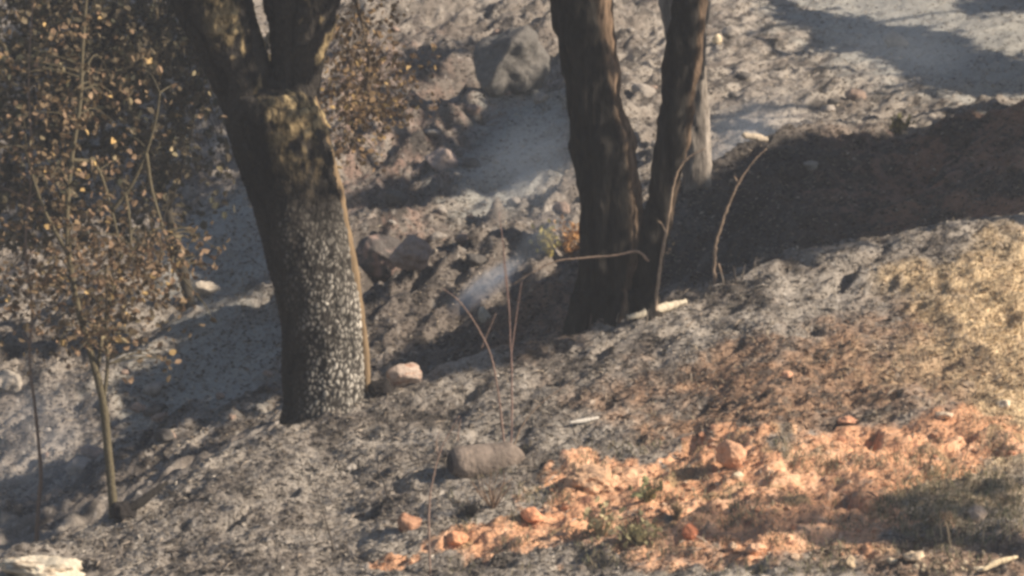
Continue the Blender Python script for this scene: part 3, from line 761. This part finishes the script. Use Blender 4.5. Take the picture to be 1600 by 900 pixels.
rock('stone', 'cream pebble between the clay clods and the weeds', 'stone', 1152, 748, 20, 16, (.74, .62, .44), 44, 3, .8)
g = np.random.default_rng(55)
zones = [('on the far slope between the big oak and the twin trunks', 'between oak and twin trunks', 600, 890, 40, 420, 26), ('on the far slope right of the grey trunk', 'right of the grey trunk', 1110, 1400, 40, 190, 9),
         ('low in the gully left of the big oak', 'left of the big oak', 60, 430, 560, 780, 22), ('on the far slope between the two blackened stems', 'between the blackened stems', 955, 1040, 10, 290, 7)]
for (wh, gw, u0, u1, v0, v1, m_) in zones:
    for i in range(m_):
        u, v = g.uniform(u0, u1), g.uniform(v0, v1)
        if v > np.interp(u, CR_U, CR_V) - 25: continue
        b = hit(u, v, 24.3)
        if b[1] < 24.5: continue
        s0 = 14 + 34 * g.random() ** 2; sh = g.integers(0, 3)
        nm = ('dark grey', 'ash grey', 'reddish')[sh]; cl3 = [(.12, .11, .10), (.36, .32, .28), (.34, .25, .20)][sh]
        rock('hillside_rock', nm + ' rock ' + wh, 'rock', u, v, s0, s0 * g.uniform(.5, .8), cl3, 5000 + int(u), 3, .9, cuts=9, rough=.3, base=b, group=nm + ' rocks ' + gw, tilt=g.uniform(-.3, .3))
# rubble: the countable clods of the patch
g = np.random.default_rng(41); n = 0
spots = [(1420, 700, 170, 34, 22), (1180, 780, 180, 45, 30), (960, 790, 130, 35, 32), (1230, 850, 180, 25, 20), (1100, 700, 70, 18, 14), (1500, 880, 90, 14, 34)]
protos = {}
for (cu, cv, su, sv, m_) in spots:
    for _ in range(m_):
        u, v = cu + su * g.uniform(-1, 1), cv + sv * g.uniform(-1, 1)
        if v > 898 or u > 1595: continue
        b = hit(u, v); s0 = g.uniform(5, 18) * g.uniform(.5, 1)
        stone_ = cv == 880
        k = (int(g.integers(0, 8)), stone_)
        if k not in protos:
            colr = [(.72, .42, .26), (.78, .56, .39), (.64, .32, .19), (.66, .42, .28)][k[0] % 4] if not stone_ else [(.56, .44, .31), (.46, .36, .27), (.68, .56, .4), (.36, .29, .22)][k[0] % 4]
            o = rock('pebble' if stone_ else 'clay_crumb', None, None, u, v, 1 * 1000, 700, colr, 60 + k[0] + 20 * stone_, 2, .9, rough=.5, m=M_clay, base=np.array([b[0], b[1], b[2]]))
            protos[k] = o.data; me = o.data; bpy.data.objects.remove(o)
            co_ = np.zeros(len(me.vertices) * 3); me.vertices.foreach_get('co', co_); co_ /= (1000 * b[1] / F); me.vertices.foreach_set('co', co_)
            for pol in me.polygons: pol.use_smooth = False
        o = bpy.data.objects.new('pebble' if stone_ else 'clay_crumb', protos[k]); C.objects.link(o)
        sc_ = px(s0, b[1]); o.location = b; o.scale = (sc_, sc_, sc_ * g.uniform(.7, 1.1)); o.rotation_euler = (g.uniform(-.4, .4), g.uniform(-.4, .4), g.uniform(0, 6.3))
        if stone_: tag(o, 'small tan pebble among the litter in the bottom right corner', 'pebble', 'pebbles in the bottom right corner')
        else:
            cn = ('orange', 'pale peach', 'deep rust', 'dull tan orange')[k[0] % 4]
            wh = {1420: 'at the upper right end of the clay patch', 1180: 'in the middle of the clay patch', 960: 'at the left half of the clay patch', 1230: 'along the bottom of the clay patch', 1100: 'round the biggest clay boulder'}[cu]
            tag(o, cn + ' clay crumb ' + wh, 'clod', cn + ' clay crumbs ' + wh)

# ------------------------------------------------------------------ log
bl = hit(750, 742)
ax = np.array([.93, .36, .02]); ax /= np.linalg.norm(ax)
c0 = at(704, 724, bl[1]); 
mb = MB(); pl = [c0 + ax * t for t in np.linspace(0, .40, 24)]
rr = np.array([.050, .066, .075, .079] + [.080] * 6 + [.078] * 5 + [.075] * 4 + [.066, .060, .050, .036, .015])[:24] * 1.1
mb.tube(np.array(pl), rr, sides=56)
v, f, cc = mb.data()
ctr = c0 + np.outer((v - c0) @ ax, ax); dr = v - ctr
nn = fbm3(v[:, 0] * 9, v[:, 1] * 9, v[:, 2] * 9, 3, 8); v = ctr + dr * (1 + .16 * nn[:, None])
n2_ = fbm3(v[:, 0] * 22, v[:, 1] * 22, v[:, 2] * 22, 3, 18)
ccol = np.array([.21, .17, .14])[None] * (1 + .45 * n2_[:, None])
mbl = MB(); mbl.add(v, f, ccol)
logt = tag(empty('log', bl), 'short thick log lying on the ash in the lower middle, dark end to the left', 'log')
lo_ = mbl.build('bark', M_rock, logt, bl)
e = MB(); th = np.linspace(0, 2 * math.pi, 28, endpoint=False)
s1 = np.cross(ax, [0, 0, 1]); s1 /= np.linalg.norm(s1); s2 = np.cross(ax, s1)
ring = [c0 - ax * .004 + (np.cos(th)[:, None] * s1 + np.sin(th)[:, None] * s2) * .048 * k * (1 + .05 * np.sin(3 * th)[:, None]) - ax * (.006 * (j % 2)) for j, k in enumerate((1, .8, .6, .4, .2))]
vv = np.vstack(ring); ff = []
for j in range(4):
    for i in range(28): ff.append([j * 28 + i, j * 28 + (i + 1) % 28, (j + 1) * 28 + (i + 1) % 28, (j + 1) * 28 + i])
vv = np.vstack([vv, c0 - ax * .008]); ff += [[112 + i, 112 + (i + 1) % 28, 140, 140] for i in range(28)]
e.add(vv, np.array(ff), np.array([.07, .06, .06])); eo = e.build('cut_end', M_char, logt, bl)  # end face coloured dark to paint the shade of its sunless side
eo['label'] = 'end face darkened as its shaded side'

# ------------------------------------------------------------------ twigs and stems
def twig(name, label, cat, pts, y, r, colr, bright=None, subs=(), yoff=0, on_ground=True, group=None):
    u, v = pts[0]
    b = hit(u, v, 16 if y is None else y) if on_ground else at(u, v, y)
    yb = b[1] + yoff
    P = [[*at(a, c, yb), 0] for a, c in pts]; P = np.array(P)[:, :3]
    if on_ground: P[0] = b - [0, 0, .02]
    sp = spline(P, 8); mb = MB(); gk = np.random.default_rng(int(u * 7 + v)); kk = np.arange(len(sp))
    sp[1:-1] += (gk.normal(size=sp.shape) * r * np.array([.16, .16, .08]))[1:-1]
    mb.tube(sp, np.linspace(r, r * .3, len(sp)) * gk.uniform(.8, 1.2, len(sp)), col=colr, sides=7, rough=.04)
    if subs:
        t = tag(empty(name, b), label, cat, group); mb.build('stem', M_stem, t, b)
        for sb in subs:
            q = spline([at(a, c, yb) for a, c in sb], 6); m2 = MB(); m2.tube(q, np.linspace(r * .6, r * .25, len(q)), col=colr, sides=6); m2.build('side_shoot', M_stem, t, b)
        return t, b, yb
    o = mb.build(name, M_stem, None, b); o.location = b; tag(o, label, cat, group)
    return o, b, yb
t, b, yb = twig('bent_shoot', 'pale curved shoot arching over right in front of the thinner blackened trunk', 'twig', [(1024, 492), (1030, 430), (1042, 360), (1050, 300), (1062, 262), (1080, 243), (1102, 232)], None, .011, (.42, .31, .22), subs=[[(1040, 362), (1034, 350), (1028, 345)]])
single_leaves(t, b, [(1053, 378), (1043, 388), (1042, 393)], yb, 5)
twig('bent_shoot', 'tan curved shoot standing alone before the dark bank', 'twig', [(1117, 446), (1116, 410), (1120, 375), (1135, 330), (1152, 290), (1175, 255), (1198, 232)], None, .012, (.34, .25, .18), subs=[[(1155, 288), (1150, 280), (1147, 275)], [(1122, 412), (1128, 428), (1132, 440)]])
twig('fallen_twig', 'thin pale twig leaning level across the blackened trunks', 'twig', [(1014, 408), (995, 393), (960, 399), (912, 403), (870, 408), (835, 424), (800, 445)], 22.6, .008, (.36, .26, .19), on_ground=False)
twig('dry_stalk', 'tall thin reddish stalk standing in front of the gully, right of the log left end', 'stalk', [(797, 722), (800, 640), (798, 540), (792, 440), (780, 330)], None, .006, (.28, .19, .16), subs=[[(798, 560), (806, 500), (815, 440)], [(795, 480), (788, 420), (786, 380)]])
twig('dry_stalk', 'slanting thin stalk crossing behind the tall reddish stalk', 'stalk', [(790, 706), (778, 610), (765, 550), (742, 505), (715, 468), (690, 450)], None, .006, (.30, .21, .17), subs=[[(752, 545), (762, 520), (775, 490)]])
twig('dry_stalk', 'pale stalk leaning right above the right end of the log', 'stalk', [(797, 716), (812, 672), (840, 635), (880, 605), (905, 590)], None, .006, (.40, .30, .22))
twig('dry_stalk', 'crooked stalk left of the log reaching down to the frame bottom', 'stalk', [(672, 896), (670, 800), (678, 740), (690, 700), (705, 672), (718, 650)], None, .006, (.34, .24, .19), subs=[[(684, 712), (682, 690), (686, 675)], [(715, 690), (717, 670), (720, 655)]])
twig('burnt_stalk', 'dark thin v-shaped stalk on the ash left of the log', 'stalk', [(607, 778), (600, 755), (591, 735), (592, 712)], None, .005, (.08, .07, .06), subs=[[(607, 778), (614, 750), (620, 725)]])
twig('burnt_stalk', 'dark bent stalk near the bottom, left of the lone orange clod', 'stalk', [(524, 862), (514, 830), (505, 800), (496, 770), (490, 750)], None, .005, (.13, .11, .09), subs=[[(524, 862), (535, 880), (545, 890)]])
twig('fallen_twig', 'pale twig lying flat on the ash above the clay patch', 'twig', [(965, 651), (985, 646), (1003, 638), (1016, 628)], None, .008, (.48, .38, .28), yoff=-.05)
twig('fallen_twig', 'long grey twig lying at the bottom, below the clay', 'twig', [(1020, 892), (1065, 895), (1110, 891), (1150, 885)], None, .009, (.42, .32, .24), yoff=-.05)
for i, (u, v, h_, w_) in enumerate([(922, 516, 26, 2), (962, 508, 20, 5), (1100, 448, 16, -3), (1132, 446, 22, -8), (1150, 442, 26, -4), (1160, 436, 22, 4), (1147, 428, 14, -2), (1178, 420, 18, 4), (980, 500, 16, 2), (1010, 505, 22, 4), (1186, 408, 12, 2), (860, 535, 12, 1)]):
    o, _, _ = twig('burnt_stub', ('pale' if i % 2 else 'blackened') + ' short burnt stub on the brow beside the charred trees', 'stub', [(u, v), (u + w_ * .4, v - h_ * .6), (u + w_, v - h_)], None, .006, (.26, .22, .18) if i % 2 else (.12, .10, .085), group=('pale' if i % 2 else 'blackened') + ' burnt stubs on the brow')
for i, (u, v, h_, w_) in enumerate([(1471, 850, 40, -2), (1484, 848, 36, -8), (1577, 850, 40, 2), (1535, 846, 24, 4)]):
    twig('dry_stalk', 'short tan stalk upright in the shaded weeds at the right', 'stalk', [(u, v), (u + w_ * .4, v - h_ * .6), (u + w_, v - h_)], None, .006, (.52, .40, .26), group='tan stalks in the shaded weeds')
# pale burnt-through wood at the foot of the twin trunks
def wood_piece(label, pts, r, colr, seed, y0=16.0, name='ash_white_wood'):
    h0 = hit(pts[0][0], pts[0][1] + 12, y0); P = np.array([at(u, v, h0[1] + .05 * i) for i, (u, v) in enumerate(pts)]) + [0, 0, r * .5]
    sp = spline(P, 8); n_ = len(sp); rad = r * (.45 + .75 * np.abs(np.sin(np.linspace(.35, 2.9, n_))) + .25 * np.random.default_rng(seed).normal(size=n_) * .5)
    mb = MB(); mb.tube(sp, np.abs(rad), col=colr, sides=12, rough=.03, seed=seed, flat=.7)
    o = mb.build(name, M_wood, None, P[0]); o.location = P[0]; tag(o, label, 'wood'); return o
wood_piece('flat whitened splinter of wood at the foot of the twin trunks', [(980, 499), (1005, 494), (1030, 486), (1050, 480), (1072, 474)], .021, (.62, .54, .41), 3)
wood_piece('short cream branch end on the far slope above the bank', [(1160, 213), (1180, 217), (1200, 221)], .022, (.52, .44, .34), 4, 27)
wood_piece('thin white streak of ashed wood on the grey slope above the clay', [(890, 662), (915, 658), (935, 654)], .009, (.58, .54, .48), 6)
wood_piece('pale broken stick in the bottom right corner', [(1535, 893), (1560, 880), (1590, 872)], .012, (.66, .54, .36), 7)
wood_piece('dark fallen branch below the thin sapling, running up the brow', [(185, 806), (215, 790), (240, 772), (262, 756)], .018, (.03, .027, .024), 8, name='charred_branch')

# small weeds
def weed(label, u, v, hpx, n, colr, seed, y0=16.0, spread_=.35, leafy=0, lc=(.4, .33, .14), name='dry_weed', group=None):
    b = hit(u, v, y0); g = np.random.default_rng(seed); k = b[1] / F
    t = tag(empty(name, b), label, 'weed', group); mb = MB(); tips = []
    for _ in range(n):
        d = np.array([g.normal() * spread_, g.normal() * spread_, 1]); h_ = hpx * k * g.uniform(.5, 1)
        tip = d / np.linalg.norm(d) * h_; m_ = tip * .5 + g.normal(size=3) * h_ * .05
        sp = spline([[0, 0, -.02], m_, tip], 5); mb.tube(sp, np.linspace(.004, .0015, len(sp)), col=np.array(colr) * g.uniform(.7, 1.3), sides=5); tips += [m_, tip, (m_ + tip) / 2]
    mb.build('stems', M_stem, t)
    if leafy:
        tips = np.array(tips); P = tips[g.integers(0, len(tips), leafy)] + g.normal(size=(leafy, 3)) * .03
        P[:, 2] = np.abs(P[:, 2])
        v_, f_, c_ = leaves(P, g.uniform(.03, .05, leafy), np.clip(np.array(lc)[None] * (.6 + .8 * g.random((leafy, 1))), 0, .8), seed + 1, hang=-.6)
        o = link('foliage', mesh('foliage', v_, f_, c_, M_leaf, False), t); o['kind'] = 'stuff'
    return t
weed('yellow-green scorched bush left of the blackened trunks', 857, 402, 52, 16, (.3, .24, .12), 1, 24, .22, 90, (.50, .42, .14))
weed('orange-brown scorched bush touching the left blackened trunk', 892, 402, 56, 16, (.3, .2, .12), 2, 24, .22, 100, (.52, .30, .13))
weed('olive bush on the top edge of the shaded bank', 1405, 206, 26, 18, (.16, .14, .08), 3, 26, .5, 60, (.16, .15, .07))
weed('brown conical dry weed in the middle of the clay patch', 1058, 812, 34, 40, (.30, .22, .13), 4, spread_=.3)
weed('grey-green weed right of the crumbling clay mound', 1010, 782, 26, 30, (.26, .25, .14), 5, spread_=.7, leafy=40, lc=(.24, .24, .12))
weed('leafy dry weed at the bottom of the clay patch', 1000, 850, 40, 30, (.30, .26, .15), 6, spread_=.7, leafy=60, lc=(.36, .32, .18))
weed('sparse pale weed below the clay mound', 940, 838, 50, 24, (.42, .36, .22), 7, spread_=.5, leafy=50, lc=(.46, .40, .24))
weed('thin twiggy weed at the right end of the log', 770, 792, 70, 22, (.24, .17, .12), 8, spread_=.5)
weed('charred black tuft below the log', 735, 806, 30, 40, (.05, .045, .04), 9, spread_=.9)

# ------------------------------------------------------------------ stuff: litter, grass
def scatter_uv(n, poly=None, seed=0, lo=(0, 0), hi=(1600, 900), y0=16., crest_only=True):
    g = np.random.default_rng(seed)
    u = g.uniform(lo[0], hi[0], n); v = g.uniform(lo[1], hi[1], n)
    if crest_only:
        k = v > np.interp(u, CR_U, CR_V) - 2; u, v = u[k], v[k]
    out = []
    for i in range(0, len(u), 6000):
        p, ok = hits(u[i:i + 6000], v[i:i + 6000], 17, 26 if crest_only else 46, 330); out.append(np.hstack([p[ok], u[i:i + 6000][ok, None], v[i:i + 6000][ok, None]]))
    q = np.vstack(out); q[:, 2] = H(q[:, 0], q[:, 1]); return q
def colour_at(x, y):
    s = x / np.maximum(y, 16)
    i = np.clip(np.round(np.interp(s, S, np.arange(len(S)))).astype(int), 0, ni - 1); j = np.clip(np.round(np.interp(y, YR, np.arange(nj))).astype(int), 0, nj - 1)
    return col[i, j], clay[i, j], straw[i, j], brown[i, j]
def chips(P, size, cols, seed, lift=.004):
    """curled flakes of ash and burnt litter: bent quads lying at all tilts"""
    g = np.random.default_rng(seed); n = len(P)
    a = R(30) + g.normal(size=n) * .8; d = np.stack([np.cos(a), np.sin(a), g.normal(size=n) * .35], 1); d /= np.linalg.norm(d, axis=1)[:, None]
    s_ = np.cross(d, np.stack([g.normal(size=n) * .5, g.normal(size=n) * .5, np.ones(n)], 1)); s_ /= np.linalg.norm(s_, axis=1)[:, None]
    L = size[:, None]; Wd = L * g.uniform(.12, .6, (n, 1)); up = np.array([0, 0, 1.0])[None]
    P = P + up * lift
    v = np.stack([P - d * L * .5, P + s_ * Wd * .5 + up * L * .18, P + d * L * .5, P - s_ * Wd * .5 + up * L * .1], 1).reshape(-1, 3)
    b = np.arange(n)[:, None] * 4
    return v, np.vstack([b + np.array([[0, 1, 2, 3]])]), np.repeat(cols, 4, 0)
q = scatter_uv(90000, seed=71)
g = np.random.default_rng(72)
c0_, cl_, st_, br_ = colour_at(q[:, 0], q[:, 1])
k = g.random(len(q)) < (1 - .75 * cl_)
q = q[k]; c0_, cl_, st_, br_ = c0_[k], cl_[k], st_[k], br_[k]
n = len(q); kind = g.random(n)
cc = np.where((kind < .30)[:, None], np.array([.07, .062, .055]), np.where((kind < .80)[:, None], np.array([.33, .29, .24]), np.array([.60, .54, .45])))
cc = (cc * .42 + c0_ * .58) * g.uniform(.65, 1.35, (n, 1)); cc = cc * (1 - .5 * br_[:, None]) + np.array([.34, .21, .13]) * .5 * br_[:, None]
cc = cc * (1 - .6 * st_[:, None]) + np.array([.50, .37, .21]) * .6 * st_[:, None]
v, f, c = chips(q[:, :3], g.uniform(.008, .034, n) * (1 + .8 * (g.random(n) < .05)), np.clip(cc, .015, .8), 73)
print('chips', n)
tag(link('burnt_litter', mesh('burnt_litter', v, f, c, M_litter, False)), 'ash flakes and burnt litter strewn over the near slope', kind='stuff')
g = np.random.default_rng(771); qq = q[g.choice(len(q), 4500, replace=False)]; n = len(qq)
cs = np.where((g.random(n) < .6)[:, None], np.array([.045, .04, .036]), np.array([.38, .31, .24])) * g.uniform(.6, 1.3, (n, 1))
v, f, c = chips(qq[:, :3], g.uniform(.04, .13, n), cs, 772, .008); ctr_ = v.reshape(-1, 4, 3).mean(1, keepdims=True)
v4 = v.reshape(-1, 4, 3).copy(); v4[:, 1] = ctr_[:, 0] + (v4[:, 1] - ctr_[:, 0]) * .16; v4[:, 3] = ctr_[:, 0] + (v4[:, 3] - ctr_[:, 0]) * .16
tag(link('charred_sticks', mesh('charred_sticks', v4.reshape(-1, 3), f, c, M_litter, False)), 'bits of charred and pale stick strewn over the near slope', kind='stuff')
q = scatter_uv(85000, seed=74, crest_only=False)
q = q[q[:, 1] > 24.5]; g = np.random.default_rng(75); n = len(q); kind = g.random(n)
cc = np.where((kind < .45)[:, None], np.array([.06, .05, .045]), np.where((kind < .9)[:, None], np.array([.28, .235, .19]), np.array([.50, .43, .34]))) * g.uniform(.6, 1.3, (n, 1))
v, f, c = chips(q[:, :3], g.uniform(.012, .045, n), np.clip(cc, .015, .8), 76, .008)
tag(link('hillside_litter', mesh('hillside_litter', v, f, c, M_litter, False)), 'burnt litter and stones over the far hillside', kind='stuff')

def grass(name, label, q, hmin, hmax, cols, seed, wd=.0022, lean=.5):
    g = np.random.default_rng(seed); n = len(q)
    h_ = g.uniform(hmin, hmax, n)[:, None]
    d = np.stack([g.normal(size=n) * lean, g.normal(size=n) * lean, np.ones(n)], 1); d /= np.linalg.norm(d, axis=1)[:, None]
    s_ = np.stack([g.normal(size=n), g.normal(size=n) * .3, np.zeros(n)], 1); s_ /= np.linalg.norm(s_, axis=1)[:, None]
    P = q[:, :3]; sag = np.array([0, 0, 1.0])[None] * h_ * .15; bend = np.stack([d[:, 0], d[:, 1], np.zeros(n)], 1) * h_ * .5
    v = np.stack([P - s_ * wd, P + s_ * wd, P + d * h_ * .6 + s_ * wd * .8, P + d * h_ * .6 - s_ * wd * .8, P + d * h_ + bend - sag], 1).reshape(-1, 3)
    b = np.arange(n)[:, None] * 5
    f = np.vstack([b + np.array([[0, 1, 2, 3]])]); f2 = b + np.array([[3, 2, 4, 4]])
    me = bpy.data.meshes.new(name); me.from_pydata(v.tolist(), [], f.tolist() + [r_[:3] for r_ in f2.tolist()]); me.update()
    setcol(me, np.repeat(cols, 5, 0)); me.materials.append(M_leaf)
    tag(link(name, me), label, kind='stuff')
q = scatter_uv(60000, seed=81, lo=(1000, 330)); g = np.random.default_rng(82)
_, cl_, st_, br_ = colour_at(q[:, 0], q[:, 1])
k = g.random(len(q)) < np.clip(st_ * .5 + .04 * br_, 0, 1); q = q[k]
cc = np.array([[.64, .50, .34], [.54, .42, .28], [.56, .46, .30], [.36, .28, .19]])[g.integers(0, 4, len(q))] * g.uniform(.7, 1.2, (len(q), 1))
grass('dry_grass', 'straw coloured dry grass at the right side of the slope', q, .012, .045, cc, 83)
q = scatter_uv(40000, seed=84, lo=(700, 640)); g = np.random.default_rng(85)
nz_ = fbm2(q[:, 0] * 3.2, q[:, 1] * 3.2, 3, 86)
shw = ((q[:, 3] - 1500) / 130)**2 + ((q[:, 4] - 795) / 60)**2 < 1
k = (g.random(len(q)) < np.clip(nz_ * .8, 0, .28)) & (q[:, 4] > 690) | (shw & (g.random(len(q)) < .5)); q = q[k]
cc = np.array([[.24, .24, .14], [.34, .30, .19], [.18, .17, .11], [.46, .38, .25]])[g.integers(0, 4, len(q))] * g.uniform(.7, 1.2, (len(q), 1))
grass('green_weeds', 'low grey-green weeds growing through the clay and in the lower right shade', q, .015, .06, cc, 87)
q = scatter_uv(70000, seed=88, lo=(0, 330)); g = np.random.default_rng(89)
nz_ = fbm2(q[:, 0] * 2.2, q[:, 1] * 2.2, 4, 90); k = g.random(len(q)) < np.clip(.10 + nz_ * .5, 0, .4); q = q[k]
cc = np.array([[.07, .06, .05], [.30, .25, .2], [.15, .12, .1], [.46, .40, .32]])[g.integers(0, 4, len(q))] * g.uniform(.7, 1.2, (len(q), 1))
grass('burnt_stubble', 'burnt grass stubble standing in the ash of the near slope', q, .012, .045, cc, 91, .002, .7)

# ------------------------------------------------------------------ smoke and haze
def smoke(label, u, v, y, wpx, hpx, dpth, ang, dens, seed, colr=(.62, .72, .86)):
    c = at(u, v, y); k = y / F
    V0, F0 = ICO[4]
    me = mesh('smoke', V0, F0, None, None)
    m = bpy.data.materials.new('smoke'); m.use_nodes = True; t = m.node_tree; N = t.nodes; L = t.links; N.clear()
    out = N.new('ShaderNodeOutputMaterial'); vo = N.new('ShaderNodeVolumePrincipled'); vo.inputs['Color'].default_value = (*colr, 1)
    vo.inputs['Anisotropy'].default_value = 0.2
    tc = N.new('ShaderNodeTexCoord'); ln = N.new('ShaderNodeVectorMath'); ln.operation = 'LENGTH'; L.new(tc.outputs['Object'], ln.inputs[0])
    mr = N.new('ShaderNodeMapRange'); mr.interpolation_type = 'SMOOTHSTEP'; mr.inputs[1].default_value = 1; mr.inputs[2].default_value = 0; mr.inputs[3].default_value = 0; mr.inputs[4].default_value = 1
    L.new(ln.outputs['Value'], mr.inputs[0])
    mp = N.new('ShaderNodeMapping'); mp.inputs['Location'].default_value = (seed, seed * 2, 0); mp.inputs['Scale'].default_value = (.8, 1.6, 1.8); L.new(tc.outputs['Object'], mp.inputs[0])
    nz = N.new('ShaderNodeTexNoise'); nz.inputs['Scale'].default_value = 1.6; nz.inputs['Detail'].default_value = 3; L.new(mp.outputs[0], nz.inputs['Vector'])
    m2 = N.new('ShaderNodeMapRange'); m2.inputs[1].default_value = .25; m2.inputs[2].default_value = .75; L.new(nz.outputs['Fac'], m2.inputs[0])
    mu = N.new('ShaderNodeMath'); mu.operation = 'MULTIPLY'; L.new(mr.outputs[0], mu.inputs[0]); L.new(m2.outputs[0], mu.inputs[1])
    m3 = N.new('ShaderNodeMath'); m3.operation = 'MULTIPLY'; m3.inputs[1].default_value = dens; L.new(mu.outputs[0], m3.inputs[0])
    L.new(m3.outputs[0], vo.inputs['Density']); L.new(vo.outputs[0], out.inputs['Volume'])
    me.materials.append(m)
    o = link('smoke', me, None, c); o.scale = (wpx * k / 2, dpth, hpx * k / 2); o.rotation_euler = (0, -R(ang), 0)
    tag(o, label, kind='stuff')
smoke('thin blue wisp of smoke rising from the gully between the trees', 762, 446, 26.0, 190, 56, .22, 36, 12, 3)
smoke('pale tail of the smoke wisp thinning out towards the blackened trunks', 850, 365, 26.4, 190, 90, .3, 42, 1.4, 13)
smoke('faint smoke drifting above the bank right of the grey trunk', 1170, 230, 30.5, 320, 210, .6, 30, 1.5, 5)
smoke('faint smoke hanging over the shaded hollow on the upper right', 1430, 75, 33.5, 480, 220, .7, -12, .45, 7)
smoke('faint blue smoke at the lower left behind the thin stems', 60, 700, 24.6, 330, 330, .5, 20, 1.0, 9)
smoke('faint smoke over the hollow left of the twin trunks', 830, 270, 29.5, 320, 220, .6, 35, .8, 11)

V0 = np.array([[x, y, z] for x in (-360, 360) for y in (-18, 125) for z in (-12, 14.0)], float)
F0 = np.array([[0, 1, 3, 2], [4, 6, 7, 5], [0, 4, 5, 1], [2, 3, 7, 6], [0, 2, 6, 4], [1, 5, 7, 3]])
hme = mesh('haze', V0, F0, None, None, False)
m = bpy.data.materials.new('haze'); m.use_nodes = True; t = m.node_tree; t.nodes.clear()
out = t.nodes.new('ShaderNodeOutputMaterial'); vo = t.nodes.new('ShaderNodeVolumePrincipled')
vo.inputs['Color'].default_value = (.80, .86, .95, 1); vo.inputs['Density'].default_value = .0024; vo.inputs['Anisotropy'].default_value = .2
t.links.new(vo.outputs[0], out.inputs['Volume']); hme.materials.append(m)
tag(link('haze', hme), 'thin smoky air over the whole hillside', kind='stuff')
